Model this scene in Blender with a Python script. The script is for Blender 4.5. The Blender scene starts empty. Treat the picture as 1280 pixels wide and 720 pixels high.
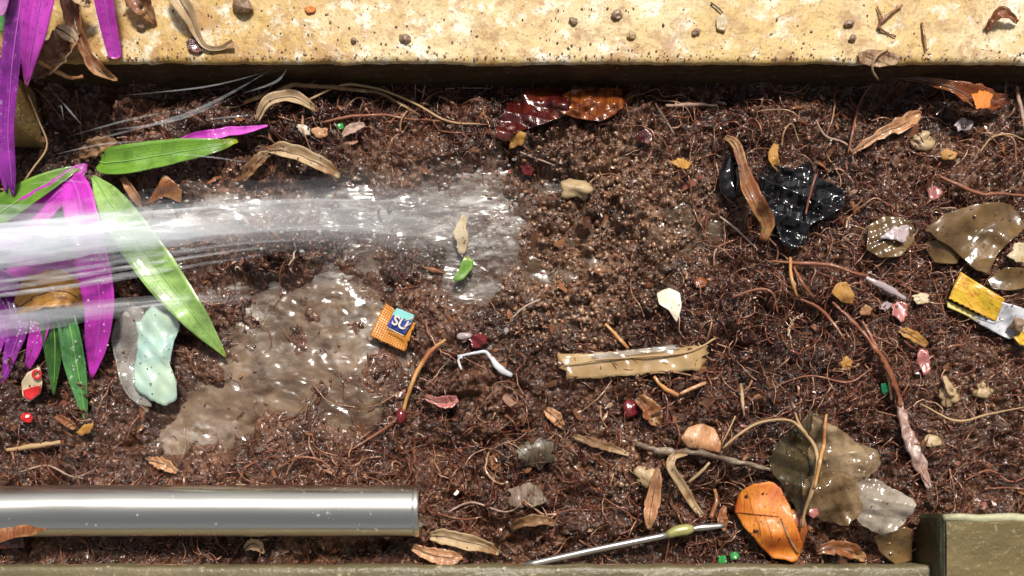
import bpy, math, random
import numpy as np
from mathutils import Vector

random.seed(7)
rng = np.random.default_rng(7)
scene = bpy.context.scene
COL = scene.collection

# ------------------------------------------------------------------ camera, sky, sun
CAMH, NADY = 1.10, -0.28            # phone held 1.1 m above the soil, a little south of the bed's middle
cam_d = bpy.data.cameras.new('camera')
cam_d.sensor_width = 36.0
cam_d.lens = 36.0 * CAMH / 1.28
cam_d.shift_y = 0.28 / 1.28
cam_d.clip_start = 0.05
cam_d.clip_end = 300.0
cam = bpy.data.objects.new('camera', cam_d)
cam.location = (0.0, NADY, CAMH)
cam.rotation_euler = (0, 0, 0)
COL.objects.link(cam)
scene.camera = cam

SUN_EL, SUN_AZ = math.radians(57), math.radians(12)     # azimuth clockwise from north (+Y)
world = bpy.data.worlds.new('World')
scene.world = world
world.use_nodes = True
wt = world.node_tree
wt.nodes.clear()
wo = wt.nodes.new('ShaderNodeOutputWorld')
wb = wt.nodes.new('ShaderNodeBackground')
ws = wt.nodes.new('ShaderNodeTexSky')
ws.sky_type = 'NISHITA'
ws.sun_disc = False
ws.sun_elevation = SUN_EL
ws.sun_rotation = SUN_AZ
ws.air_density = 1.0
ws.dust_density = 5.0
ws.ozone_density = 0.6
hs = wt.nodes.new('ShaderNodeHueSaturation')
hs.inputs['Saturation'].default_value = 0.2
wt.links.new(ws.outputs[0], hs.inputs['Color'])
wt.links.new(hs.outputs[0], wb.inputs['Color'])
wb.inputs['Strength'].default_value = 0.062
wt.links.new(wb.outputs[0], wo.inputs['Surface'])

sun_d = bpy.data.lights.new('sun', 'SUN')
sun_d.energy = 3.5
sun_d.angle = math.radians(9)
sun_d.color = (1.0, 0.94, 0.85)
sun = bpy.data.objects.new('sun', sun_d)
sd = Vector((math.sin(SUN_AZ) * math.cos(SUN_EL), math.cos(SUN_AZ) * math.cos(SUN_EL), math.sin(SUN_EL)))
sun.rotation_euler = sd.to_track_quat('Z', 'Y').to_euler()
sun.location = sd * 5
COL.objects.link(sun)

vs = scene.view_settings
vs.view_transform = 'Standard'
vs.look = 'None'
vs.gamma = 1.0
vs.exposure = 0.30
vs.use_curve_mapping = False
scene.cycles.transparent_max_bounces = 40
scene.cycles.max_bounces = 8

# ------------------------------------------------------------------ noise (numpy)
def _h(ix, iy, seed):
    v = np.sin(ix * 127.1 + iy * 311.7 + seed * 74.7) * 43758.5453
    return v - np.floor(v)

def vn(x, y, seed=0):
    x = np.asarray(x, float); y = np.asarray(y, float)
    ix, iy = np.floor(x), np.floor(y)
    fx, fy = x - ix, y - iy
    ux, uy = fx * fx * (3 - 2 * fx), fy * fy * (3 - 2 * fy)
    a, b = _h(ix, iy, seed), _h(ix + 1, iy, seed)
    c, d = _h(ix, iy + 1, seed), _h(ix + 1, iy + 1, seed)
    return (a * (1 - ux) + b * ux) * (1 - uy) + (c * (1 - ux) + d * ux) * uy

def fbm(x, y, f, octv=3, seed=0):
    s, a, t = 0.0, 1.0, 0.0
    for o in range(octv):
        ca, sa = math.cos(o * 1.1 + seed), math.sin(o * 1.1 + seed)
        s = s + a * vn((x * ca - y * sa) * f + 17.3 * o, (x * sa + y * ca) * f + 5.1 * o, seed + o)
        t += a; a *= 0.5; f *= 2.03
    return s / t

def worley(x, y, f, seed=0):
    x = x * f; y = y * f
    ix, iy = np.floor(x), np.floor(y)
    best = np.full(np.shape(x), 9.0); idv = np.zeros(np.shape(x))
    for dx in (-1, 0, 1):
        for dy in (-1, 0, 1):
            cx, cy = ix + dx, iy + dy
            px = cx + _h(cx, cy, seed); py = cy + _h(cx, cy, seed + 9)
            d = np.hypot(px - x, py - y)
            m = d < best
            best = np.where(m, d, best); idv = np.where(m, _h(cx, cy, seed + 21), idv)
    return best, idv

# ------------------------------------------------------------------ frame of reference
# a point of the photograph (1280 x 720) at height z above the mean soil level
def W(px, py, z=0.0):
    k = (CAMH - z) / CAMH
    return np.array([(px - 640) / 1000 * k, NADY + ((360 - py) / 1000 - NADY) * k, z])

def blobs(x, y, L):
    m = np.zeros(np.shape(x))
    for (cx, cy, rx, ry, a) in L:
        dx = (x - (cx - 640) / 1000) / (rx / 1000); dy = (y - (360 - cy) / 1000) / (ry / 1000)
        m = np.maximum(m, a * np.exp(-(dx * dx + dy * dy) ** 1.5))
    return m

POOL = [(350, 392, 60, 34, 1.0), (410, 375, 70, 26, .9), (340, 455, 85, 80, 1.1), (420, 430, 75, 70, 1.1), (440, 500, 55, 50, 1.0), (270, 520, 60, 55, 1.1), (455, 395, 40, 32, 1.0), (215, 548, 32, 28, 1.0)]
FLOW = [(170, 262, 80, 22, 1.0), (300, 262, 110, 32, 1.1), (430, 262, 100, 42, 1.15), (520, 275, 90, 55, 1.15), (600, 290, 62, 78, 1.25), (600, 235, 60, 34, 1.0),
        (585, 350, 45, 42, 1.1), (450, 315, 45, 45, 0.95), (420, 350, 60, 28, 1.0), (300, 362, 90, 18, 0.9), (690, 235, 32, 14, 0.8), (240, 330, 45, 22, 0.85)]
PUDD = [(852, 268, 34, 22, 1.0), (890, 290, 22, 20, 1.0), (690, 345, 46, 16, 1.1), (665, 330, 20, 14, .9), (740, 330, 22, 14, .8), (720, 300, 20, 12, .7), (870, 300, 24, 26, 1.0), (800, 330, 24, 12, .7), (860, 350, 16, 16, .6), (960, 480, 26, 20, .7), (1000, 560, 5, 5, .5), (800, 175, 20, 12, .7), (505, 455, 22, 26, .9), (235, 215, 30, 14, .7)]
HOLES = [(920, 450, 45, 40, 1.0), (1000, 250, 60, 60, .5), (640, 115, 700, 14, .8), (60, 180, 90, 70, 1.0), (880, 625, 50, 30, .7), (640, 690, 700, 18, .6), (1080, 690, 80, 30, .8), (560, 512, 40, 14, .8), (1085, 540, 42, 40, .8), (955, 335, 30, 26, .5), (1100, 130, 60, 24, .6), (840, 425, 40, 14, .6), (1010, 410, 30, 22, .5), (1240, 590, 40, 30, .4), (680, 600, 40, 22, .4), (250, 300, 30, 16, .4), (740, 90, 300, 20, .5)]

def soil_lo(x, y):
    z = 0.018 * (fbm(x, y, 6.0, 2, 3) - 0.5) + 0.016 * (fbm(x, y, 19.0, 2, 11) - 0.5)
    mp = np.clip(1.5 * blobs(x, y, POOL), 0, 1)
    z = z * (1 - mp) - .010 * mp
    z = z - 0.006 * blobs(x, y, FLOW) - 0.004 * blobs(x, y, PUDD) - 0.024 * blobs(x, y, HOLES)
    return z

SX0, SX1, SY0, SY1, SC = -0.86, 0.86, -0.365, 0.275, 0.00175
gx = np.arange(SX0, SX1, SC); gy = np.arange(SY0, SY1, SC)
GX, GY = np.meshgrid(gx, gy)
wet = blobs(GX, GY, POOL + FLOW)
wx = GX + .022 * (fbm(GX, GY, 30, 3, 2) - .5) + .010 * (fbm(GX, GY, 110, 2, 12) - .5)
wy = GY + .022 * (fbm(GX, GY, 30, 3, 8) - .5) + .010 * (fbm(GX, GY, 110, 2, 18) - .5)
f0, id0 = worley(wx, wy, 30.0, 24)
f1, id1 = worley(wx, wy, 72.0, 4)
f2, id2 = worley(GX, GY, 170.0, 14)
rough = 0.35 + 1.1 * fbm(GX, GY, 9, 2, 31)
H = soil_lo(GX, GY)
rid = 1 - np.abs(2 * fbm(GX + .01 * fbm(GX, GY, 40, 2, 3), GY, 95, 2, 77) - 1)
rid2 = 1 - np.abs(2 * fbm(GX, GY + .006 * fbm(GX, GY, 80, 2, 3), 190, 2, 87) - 1)
det = 0.018 * (.35 + id0) * (np.clip(1 - f0 * f0 * 1.5, -.25, 1) - .35) + 0.0095 * (.3 + id1) * (np.clip(1 - f1 * f1 * 1.6, -.3, 1) - .3) \
    + 0.0030 * id2 * np.clip(1 - f2 * f2 * 1.5, -.2, 1) + 0.0060 * (rid ** 2 - .5) + 0.0040 * (rid2 ** 2 - .5) + 0.0035 * (fbm(GX, GY, 120, 3, 5) - 0.5)
H = H + det * rough * (1 - 0.8 * np.clip(wet, 0, 1)) * (1 - .65 * np.clip(blobs(GX, GY, PUDD), 0, 1)) + .0075 * blobs(GX, GY, [(760, 270, 130, 95, .95), (720, 370, 110, 60, .8)]) * (id1 * np.clip(1 - f1 * f1 * 1.8, -.4, 1) - .3)
def _blur(A, r):
    for ax in (0, 1):
        P = np.pad(A, [(r + 1, r) if k == ax else (0, 0) for k in (0, 1)], 'edge').cumsum(ax)
        A = (np.take(P, range(2 * r + 1, P.shape[ax]), ax) - np.take(P, range(0, P.shape[ax] - 2 * r - 1), ax)) / (2 * r + 1)
    return A
HS = _blur(np.maximum(H, _blur(H, 5)), 5)

def SH(x, y):
    i = np.clip(((np.asarray(y) - SY0) / SC).astype(int), 0, H.shape[0] - 1)
    j = np.clip(((np.asarray(x) - SX0) / SC).astype(int), 0, H.shape[1] - 1)
    return H[i, j]

def SOIL(x, y):      # support level: the clods smoothed over a couple of centimetres
    fi = np.clip((np.asarray(y, float) - SY0) / SC, 0, HS.shape[0] - 1.001); fj = np.clip((np.asarray(x, float) - SX0) / SC, 0, HS.shape[1] - 1.001)
    i, j = fi.astype(int), fj.astype(int); a, b = fi - i, fj - j
    return (HS[i, j] * (1 - b) + HS[i, j + 1] * b) * (1 - a) + (HS[i + 1, j] * (1 - b) + HS[i + 1, j + 1] * b) * a + .0012

def on_soil(px, py, off):
    w = W(px, py, 0.0)
    for _ in range(2):
        z = float(SOIL(w[0], w[1])) + off
        w = W(px, py, z)
    return w

# ------------------------------------------------------------------ materials
class M:
    def __init__(s, name):
        s.m = bpy.data.materials.new(name); s.m.use_nodes = True
        s.t = s.m.node_tree; s.t.nodes.clear()
        s.out = s.n('OutputMaterial'); s.p = s.n('BsdfPrincipled')
        s.l(s.p, s.out, 0, 'Surface')
    def n(s, typ, **kw):
        nd = s.t.nodes.new('ShaderNode' + typ)
        for k, v in kw.items(): setattr(nd, k, v)
        return nd
    def l(s, a, b, ao=0, bi=0):
        s.t.links.new(a.outputs[ao] if hasattr(a, 'outputs') else a, b.inputs[bi])
    def coord(s, kind='Object', scale=(1, 1, 1)):
        c = s.n('TexCoord'); mp = s.n('Mapping')
        mp.inputs['Scale'].default_value = scale
        s.l(c, mp, kind, 'Vector'); return mp
    def noise(s, scale, co=None, detail=4, rough=.6, dist=0.0):
        nd = s.n('TexNoise'); nd.inputs['Scale'].default_value = scale
        nd.inputs['Detail'].default_value = detail; nd.inputs['Roughness'].default_value = rough
        nd.inputs['Distortion'].default_value = dist
        s.l(co if co else s.coord(), nd, 0, 'Vector'); return nd
    def vor(s, scale, co=None, feature='F1'):
        nd = s.n('TexVoronoi', feature=feature); nd.inputs['Scale'].default_value = scale
        s.l(co if co else s.coord(), nd, 0, 'Vector'); return nd
    def ramp(s, src, stops, out=0):
        r = s.n('ValToRGB'); e = r.color_ramp.elements
        while len(e) < len(stops): e.new(0.5)
        for el, (p, c) in zip(e, stops):
            el.position = p
            el.color = (c, c, c, 1) if isinstance(c, (int, float)) else (*c, 1)
        s.l(src, r, out, 'Fac'); return r
    def mix(s, fac, a, b):
        mx = s.n('Mix', data_type='RGBA')
        if isinstance(fac, (int, float)): mx.inputs[0].default_value = fac
        else: s.t.links.new(fac if not hasattr(fac, 'outputs') else fac.outputs[0], mx.inputs[0])
        for v, i in ((a, 6), (b, 7)):
            if isinstance(v, tuple): mx.inputs[i].default_value = (*v, 1)
            else: s.t.links.new(v.outputs[2] if v.bl_idname == 'ShaderNodeMix' else v.outputs[0], mx.inputs[i])
        return mx
    def base(s, v):
        if isinstance(v, tuple): s.p.inputs['Base Color'].default_value = (*v, 1)
        else: s.t.links.new(v.outputs[2] if v.bl_idname == 'ShaderNodeMix' else v.outputs[0], s.p.inputs['Base Color'])
    def set(s, **kw):
        for k, v in kw.items(): s.p.inputs[k.replace('_', ' ')].default_value = v
    def bump(s, src, strength=.5, dist=.002, out=0):
        b = s.n('Bump'); b.inputs['Strength'].default_value = strength; b.inputs['Distance'].default_value = dist
        s.l(src, b, out, 'Height')
        nm = s.p.inputs['Normal']
        if nm.is_linked: s.t.links.new(nm.links[0].from_socket, b.inputs['Normal'])
        s.l(b, s.p, 0, 'Normal'); return b
    def alpha(s, fac):           # mix with a transparent shader
        tr = s.n('BsdfTransparent'); mx = s.n('MixShader')
        if isinstance(fac, (int, float)): mx.inputs[0].default_value = fac
        else: s.l(fac, mx, 0, 0)
        s.l(tr, mx, 0, 1); s.l(s.p, mx, 0, 2); s.l(mx, s.out, 0, 'Surface')

def mat_soil():
    m = M('wet_soil')
    n1, n2 = m.noise(28, detail=6), m.noise(160, detail=5)
    c = m.mix(m.ramp(n1, [(.35, 0), (.7, 1)]), (.030, .0075, .0035), (.165, .062, .029))
    c = m.mix(m.ramp(n2, [(.45, 0), (.75, 1)]), c, (.31, .155, .085))
    sa = m.n('Attribute', attribute_name='silt'); sm = m.n('Math', operation='MULTIPLY'); m.l(sa, sm, 'Fac', 0); m.l(m.ramp(n2, [(.3, .25), (.65, 1)]), sm, 0, 1)
    c = m.mix(sm, c, (.29, .165, .095))
    c = m.mix(m.ramp(m.noise(8, detail=3), [(.42, 0), (.60, .8)]), c, (.022, .007, .004))      # soaked patches
    m.base(c)
    r = m.ramp(m.noise(45), [(.35, .16), (.65, .45)])
    m.l(r, m.p, 0, 'Roughness'); m.set(Coat_Weight=.35, Coat_Roughness=.14)
    m.bump(m.noise(150, detail=2, dist=1.5), .9, .003)
    m.bump(m.noise(520, detail=3), .8, .0016)
    return m.m

def mat_shade(name, stops, rough=.35, bumpf=0, coat=0.0):
    m = M(name)
    a = m.n('Attribute', attribute_name='shade')
    r = m.ramp(a, stops, out='Fac')
    m.base(r); m.set(Roughness=rough, Coat_Weight=coat, Coat_Roughness=.1)
    if bumpf: m.bump(m.noise(bumpf), .5, .001)
    return m.m

def mat_leaf(name, c1, c2, rough=.3, fleck=None, coat=.25, tip=None, transl=.0):
    m = M(name)
    uv = m.coord('UV', (18, 1.2, 1))
    st = m.noise(1.0, uv, detail=3)
    c = m.mix(m.ramp(st, [(.3, 0), (.7, 1)]), c1, c2)
    if tip:
        sx = m.n('SeparateXYZ'); m.l(m.coord('UV'), sx, 0, 0)
        c = m.mix(m.ramp(sx, [(.82, 0), (.97, 1)], out=1), c, tip)
    if fleck:
        c = m.mix(m.ramp(m.noise(170, detail=2), [(.62, 0), (.7, 1)]), c, fleck)
    dk = tuple(v * .38 for v in c1)
    c = m.mix(m.ramp(m.noise(24, detail=4, dist=.6), [(.42, 0), (.68, .85)]), c, dk)
    c = m.mix(m.ramp(m.noise(260, detail=2), [(.64, 0), (.70, .7)]), c, tuple(v * .3 + .02 for v in c1))
    m.base(c); m.set(Roughness=rough, Coat_Weight=coat, Coat_Roughness=.08)
    m.bump(m.noise(1.0, m.coord('UV', (46, .6, 1)), detail=1), .35, .0012)
    m.bump(m.noise(90, detail=3), .25, .002)
    return m.m

def mat_dry(name, c1, c2, c3=None, rough=.45, scale=40, coat=.1):
    m = M(name)
    st = m.noise(1.0, m.coord('UV', (22, 2.0, 1)), detail=5)
    c = m.mix(m.ramp(st, [(.32, 0), (.68, 1)]), c1, c2)
    if c3: c = m.mix(m.ramp(m.noise(scale, detail=4), [(.5, 0), (.66, 1)]), c, c3)
    m.base(c); m.set(Roughness=rough, Coat_Weight=coat, Coat_Roughness=.12)
    m.bump(st, .6, .002); m.bump(m.noise(260), .35, .001)
    return m.m

def mat_film(name, c1, c2, opac=.5, rough=.12, scale=30, spec=.5):
    m = M(name)
    n = m.noise(scale, detail=4)
    m.base(m.mix(m.ramp(n, [(.35, 0), (.65, 1)]), c1, c2))
    m.set(Roughness=rough, Coat_Weight=.6, Coat_Roughness=.05)
    m.bump(m.noise(38, detail=3, dist=.8), .15, .006)
    if opac < 1: m.alpha(m.ramp(m.noise(scale * .7, detail=3), [(.3, max(0, opac - .2)), (.7, min(1, opac + .2))]))
    return m.m

def mat_plain(name, c, rough=.4, metal=0, coat=0, bs=0, bstr=.3, var=0.0):
    m = M(name)
    if var: m.base(m.mix(m.ramp(m.noise(60), [(.3, 0), (.7, 1)]), c, tuple(min(1, v * (1 + var)) for v in c)))
    else: m.base(c)
    m.set(Roughness=rough, Metallic=metal, Coat_Weight=coat, Coat_Roughness=.06)
    if bs: m.bump(m.noise(bs), bstr, .002)
    return m.m

def mat_kerb():
    m = M('stained_concrete')
    big, mid, fine = m.noise(7, detail=5), m.noise(26, detail=6), m.noise(240, detail=4)
    c = m.mix(m.ramp(big, [(.4, 0), (.6, 1)]), (.64, .51, .29), (.56, .38, .13))
    sx = m.n('SeparateXYZ'); m.l(m.coord('Object'), sx, 0, 0)           # more ochre lichen towards the wet west end
    we = m.ramp(sx, [(0.0, 1), (1.0, 0)])
    mr = m.n('MapRange'); mr.inputs['From Min'].default_value = -.75; mr.inputs['From Max'].default_value = .25
    mr.inputs['To Min'].default_value = 1.0; mr.inputs['To Max'].default_value = 0
    m.l(sx, mr, 0, 0)
    mu = m.n('Math', operation='MULTIPLY'); m.l(mr, mu, 0, 0); m.l(m.ramp(mid, [(.40, .15), (.52, 1)]), mu, 0, 1)
    c = m.mix(mu, c, (.48, .28, .05))
    c = m.mix(m.ramp(m.noise(34, detail=8, rough=.68), [(.53, 0), (.62, .9)]), c, (.78, .72, .58))
    c = m.mix(m.ramp(m.noise(26, detail=9, rough=.72, dist=.7), [(.49, 0), (.60, .85)]), c, (.36, .19, .06))
    v = m.vor(150); mk = m.ramp(v, [(.10, 1), (.22, 0)]); sel = m.ramp(m.noise(32), [(.5, 0), (.6, 1)])
    mm = m.n('Math', operation='MULTIPLY'); m.l(mk, mm, 0, 0); m.l(sel, mm, 0, 1)
    c = m.mix(mm, c, (.16, .09, .05))
    c = m.mix(m.ramp(fine, [(.55, 0), (.68, .8)]), c, (.30, .19, .09))
    m.base(c); m.set(Roughness=.5)
    m.bump(mid, .5, .004); m.bump(fine, .7, .0015)
    return m.m

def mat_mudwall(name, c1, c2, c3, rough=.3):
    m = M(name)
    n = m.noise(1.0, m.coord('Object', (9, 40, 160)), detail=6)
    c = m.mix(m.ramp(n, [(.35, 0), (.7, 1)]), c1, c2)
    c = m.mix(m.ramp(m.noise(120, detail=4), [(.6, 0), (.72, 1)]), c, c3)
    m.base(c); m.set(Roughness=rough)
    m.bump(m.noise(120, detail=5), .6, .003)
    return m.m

def mat_water(name, muddy1, muddy2, lo, hi, stretch):
    m = M(name)
    co = m.coord('Object', stretch)
    n = m.noise(26, co, detail=2.5, rough=.5, dist=1.0)
    c = m.mix(m.ramp(n, [(.35, 0), (.65, 1)]), muddy1, muddy2)
    a = m.n('Attribute', attribute_name='foam')
    fs = m.noise(60, co, detail=5, rough=.65, dist=.3)
    mm = m.n('Math', operation='MULTIPLY'); m.l(a, mm, 'Fac', 0); m.l(m.ramp(fs, [(.42, 0), (.68, 1)]), mm, 0, 1)
    c = m.mix(mm, c, (.66, .63, .60))
    m.base(c); m.set(Roughness=.18, Specular_IOR_Level=.8)
    m.bump(m.noise(42, co, detail=2, dist=.6), .45, .005)
    al = m.ramp(m.noise(22, co, detail=3), [(.35, lo), (.65, hi)])
    mx = m.n('Math', operation='ADD', use_clamp=True); m.l(al, mx, 0, 0)
    m2 = m.n('Math', operation='MULTIPLY'); m.l(mm, m2, 0, 0); m2.inputs[1].default_value = .6
    m.l(m2, mx, 0, 1)
    dp = m.n('Attribute', attribute_name='depth'); m3 = m.n('Math', operation='MULTIPLY'); m.l(mx, m3, 0, 0); m.l(dp, m3, 'Fac', 1)
    m.alpha(m3)
    return m.m

def mat_jet(name, lo, hi, col=(.82, .88, .95), sy=90, fade=True):
    m = M(name)
    co = m.coord('Object', (3.2, sy, sy))
    m.base(col); m.set(Roughness=.18, Specular_IOR_Level=.5)
    al = m.ramp(m.noise(1.0, co, detail=4, rough=.6), [(.32, lo), (.68, hi)])
    if fade:
        at = m.n('Attribute', attribute_name='fade'); mu = m.n('Math', operation='MULTIPLY'); m.l(al, mu, 0, 0); m.l(at, mu, 'Fac', 1); al = mu
    m.alpha(al)
    return m.m

MT = {}
MT['soil'] = mat_soil()
MT['crumb'] = mat_shade('soil_crumb', [(0, (.018, .005, .003)), (.45, (.100, .038, .019)), (.8, (.26, .13, .068)), (1, (.36, .235, .15))], .24, 420, .7)
MT['fibre'] = mat_shade('root_fibre', [(0, (.018, .004, .003)), (.35, (.120, .029, .015)), (.65, (.25, .098, .055)), (.88, (.46, .27, .165)), (1, (.64, .48, .36))], .25, 0, .5)
MT['flake'] = mat_shade('leaf_flake', [(0, (.05, .02, .012)), (.35, (.17, .07, .03)), (.6, (.30, .12, .05)), (.8, (.20, .06, .05)), (1, (.50, .36, .22))], .3, 0, .3)
MT['kerb'] = mat_kerb()
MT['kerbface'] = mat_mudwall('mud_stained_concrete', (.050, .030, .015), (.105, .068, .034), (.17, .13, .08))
MT['mossy'] = mat_mudwall('mossy_wet_concrete', (.10, .082, .04), (.18, .145, .08), (.40, .34, .22), .35)
MT['shadedface'] = mat_mudwall('shaded_mossy_concrete', (.022, .022, .010), (.05, .05, .022), (.09, .085, .04), .4)  # block sides: their shade is put into this darker copy of the colour
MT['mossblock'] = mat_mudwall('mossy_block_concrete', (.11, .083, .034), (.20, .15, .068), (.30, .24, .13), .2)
MT['litedge'] = mat_mudwall('sunlit_pale_edge', (.30, .29, .16), (.48, .46, .30), (.6, .58, .42), .4)  # light on the block's north edge, put into a paler colour
MT['paving'] = mat_mudwall('old_paving', (.20, .18, .13), (.30, .27, .20), (.38, .35, .28), .6)
MT['purple'] = mat_leaf('purple_leaf', (.50, .018, .42), (.68, .07, .62), .32, None, .4)
MT['purple_tip'] = mat_leaf('purple_leaf_dry_tip', (.50, .025, .44), (.70, .10, .64), .3, (.28, .02, .30), .5, (.42, .15, .05))
MT['violet'] = mat_leaf('violet_leaf', (.25, .02, .32), (.44, .05, .48), .28, (.5, .3, .6), .5)
MT['pink'] = mat_leaf('pink_leaf', (.60, .20, .55), (.68, .30, .62), .35)
MT['green'] = mat_leaf('fresh_green_leaf', (.11, .26, .02), (.19, .37, .04), .28, None, .5, (.34, .40, .03))
MT['pale'] = mat_leaf('pale_green_leaf', (.28, .50, .10), (.42, .62, .22), .3, (.22, .45, .06), .5, (.45, .50, .05))
MT['dkgreen'] = mat_leaf('dark_green_leaf', (.022, .085, .012), (.06, .17, .03), .22, (.12, .25, .09), .6)
MT['midgreen'] = mat_leaf('mid_green_leaf', (.05, .20, .05), (.12, .32, .10), .25, (.2, .36, .14), .6, (.16, .30, .06))
MT['mid_rib'] = mat_plain('leaf_midrib', (.45, .10, .46), .35)
MT['mid_ribg'] = mat_plain('green_midrib', (.22, .42, .10), .35)
MT['brown'] = mat_dry('dead_brown_leaf', (.10, .045, .02), (.30, .15, .06), (.50, .36, .2))
MT['brown2'] = mat_dry('dead_red_brown_leaf', (.13, .04, .015), (.34, .12, .04), (.44, .24, .10), .3, 50, .4)
MT['tan'] = mat_dry('dead_tan_leaf', (.38, .24, .12), (.60, .45, .27), (.28, .14, .06))
MT['cream'] = mat_dry('dead_cream_leaf', (.50, .38, .22), (.62, .52, .34), (.4, .26, .12))
MT['orange'] = mat_dry('orange_leaf', (.52, .14, .012), (.68, .24, .025), (.44, .08, .01), .5, 22, .05)
MT['dkorange'] = mat_dry('dark_orange_leaf', (.20, .045, .01), (.36, .10, .02), None, .35)
MT['ochre'] = mat_dry('ochre_leaf', (.38, .17, .03), (.52, .27, .06), (.2, .08, .02))
MT['peach'] = mat_dry('peach_brown_leaf', (.48, .22, .10), (.58, .32, .16), (.30, .12, .05), .25, 40, .5)
MT['winered'] = mat_dry('wet_wine_red_leaf', (.028, .004, .004), (.095, .011, .009), (.16, .03, .012), .12, 35, .8)
MT['amber'] = mat_dry('wet_amber_leaf', (.11, .02, .006), (.34, .095, .018), (.06, .012, .006), .15, 50, .8)
MT['straw'] = mat_dry('straw', (.40, .24, .11), (.56, .38, .2), None, .4)
MT['paleroot'] = mat_dry('pale_root', (.46, .33, .24), (.62, .50, .40), None, .35)
MT['redroot'] = mat_dry('red_root', (.20, .06, .03), (.36, .14, .07), None, .3, 40, .3)
MT['orangeroot'] = mat_dry('orange_stem', (.50, .22, .06), (.62, .34, .12), (.40, .12, .05), .3, 40, .3)
MT['pinkroot'] = mat_dry('pinkish_root', (.30, .17, .12), (.56, .39, .31), (.15, .07, .04), .35)
MT['peel'] = mat_dry('peeled_pale_bark', (.22, .10, .07), (.48, .31, .26), (.62, .50, .46), .25, 60, .5)
MT['darkroot'] = mat_dry('dark_root', (.07, .04, .025), (.22, .15, .10), (.34, .26, .19), .5)
MT['black'] = mat_plain('black_plastic', (.006, .006, .008), .08, 0, .6, 45, .08)
MT['brownfilm'] = mat_film('wet_brown_film', (.095, .050, .016), (.21, .125, .048), .80, .16)
MT['clearfilm'] = mat_film('clear_muddy_film', (.17, .10, .045), (.42, .30, .17), .48, .09)
MT['olivefilm'] = mat_film('olive_clear_film', (.034, .024, .008), (.10, .07, .028), .6, .07)
MT['brownclear'] = mat_film('brown_clear_film', (.12, .066, .024), (.32, .205, .10), .5, .08)
MT['shinyfilm'] = mat_film('pale_shiny_film', (.20, .13, .07), (.50, .43, .35), .5, .1, 20)
MT['greyfilm'] = mat_film('clear_film', (.34, .30, .26), (.62, .60, .57), .3, .06)
MT['tape'] = mat_film('tan_film', (.34, .20, .075), (.52, .36, .18), .82, .14, 22)
MT['mint'] = mat_film('mint_foil', (.34, .52, .50), (.50, .64, .48), 1.0, .3, 16)
MT['white'] = mat_plain('white_film', (.56, .56, .60), .15, 0, .5, 50, .5, .1)
MT['whitebit'] = mat_plain('off_white', (.58, .50, .39), .4, 0, .1, 120, .4, .15)
MT['petal'] = mat_plain('pink_petal', (.32, .11, .10), .3, 0, .4, 120, .4, .4)
MT['lilac'] = mat_plain('lilac_petal', (.34, .27, .28), .25, 0, .4, 120, .5, .3)
MT['greenplastic'] = mat_plain('green_plastic', (.03, .24, .05), .25, 0, .3, 100, .2)
MT['dkgreenbit'] = mat_plain('dark_green_shard', (.01, .16, .07), .2, 0, .4)
MT['red'] = mat_plain('red_print', (.56, .02, .025), .3, 0, .3)
MT['creamprint'] = mat_plain('cream_paper', (.66, .52, .34), .35, 0, .2, 90, .3, .2)
MT['blueprint'] = mat_plain('blue_print', (.03, .06, .33), .25, 0, .5)
MT['cyanprint'] = mat_plain('cyan_print', (.25, .62, .60), .3, 0, .3)
MT['berry'] = mat_plain('dark_red_berry', (.14, .012, .015), .15, 0, .6, 90, .3)
MT['stone'] = mat_plain('dark_stone', (.17, .105, .065), .45, 0, .1, 160, .6, .8)
MT['buffstone'] = mat_plain('buff_clod', (.34, .24, .13), .45, 0, .1, 160, .6, .5)
MT['bluebit'] = mat_plain('pale_blue_shard', (.50, .62, .72), .2, 0, .4)
MT['greymetal'] = mat_plain('dull_metal', (.42, .40, .38), .35, .85, 0, 200, .15)
MT['fitting'] = mat_plain('olive_fitting', (.36, .34, .13), .3, .3, .3, 60, .2, .3)
MT['drop'] = mat_jet('water_drop', .08, .22, (.8, .82, .85), 300, False)
MT['jet'] = mat_jet('jet_water', .0, .17, (.86, .91, .97), 48)
MT['jet2'] = mat_jet('jet_core_water', .14, .62, (.88, .94, 1.0), 42)
MT['strand'] = mat_jet('spray_water', .04, .22, (.78, .80, .84), 200)
MT['foamdrop'] = mat_jet('splash_water', .15, .5, (.70, .68, .66), 60, False)
MT['pool'] = mat_water('muddy_pool_water', (.085, .046, .023), (.28, .19, .122), .62, .93, (.8, 1.1, 1))
MT['flow'] = mat_water('running_water', (.15, .10, .07), (.32, .26, .22), .06, .50, (.45, 1.5, 1))
MT['puddle'] = mat_water('puddle_water', (.12, .08, .05), (.22, .16, .11), .35, .65, (1, 1, 1))

def chrome():
    m = M('wet_chrome')
    n = m.noise(1.0, m.coord('Object', (2, 90, 90)), detail=4)
    m.base(m.mix(m.ramp(n, [(.4, 0), (.65, 1)]), (.86, .83, .74), (.95, .92, .84)))
    r = m.ramp(m.noise(1.0, m.coord('Object', (8, 60, 60)), detail=3), [(.35, .26), (.7, .36)])
    m.l(r, m.p, 0, 'Roughness'); m.set(Metallic=1.0, Anisotropic=.8, Anisotropic_Rotation=.25)
    tg = m.n('Tangent', direction_type='RADIAL', axis='X'); m.l(tg, m.p, 0, 'Tangent')
    m.bump(m.noise(1.0, m.coord('Object', (1.2, 60, 60)), detail=2), .1, .002)
    return m.m
MT['chrome'] = chrome()

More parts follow.
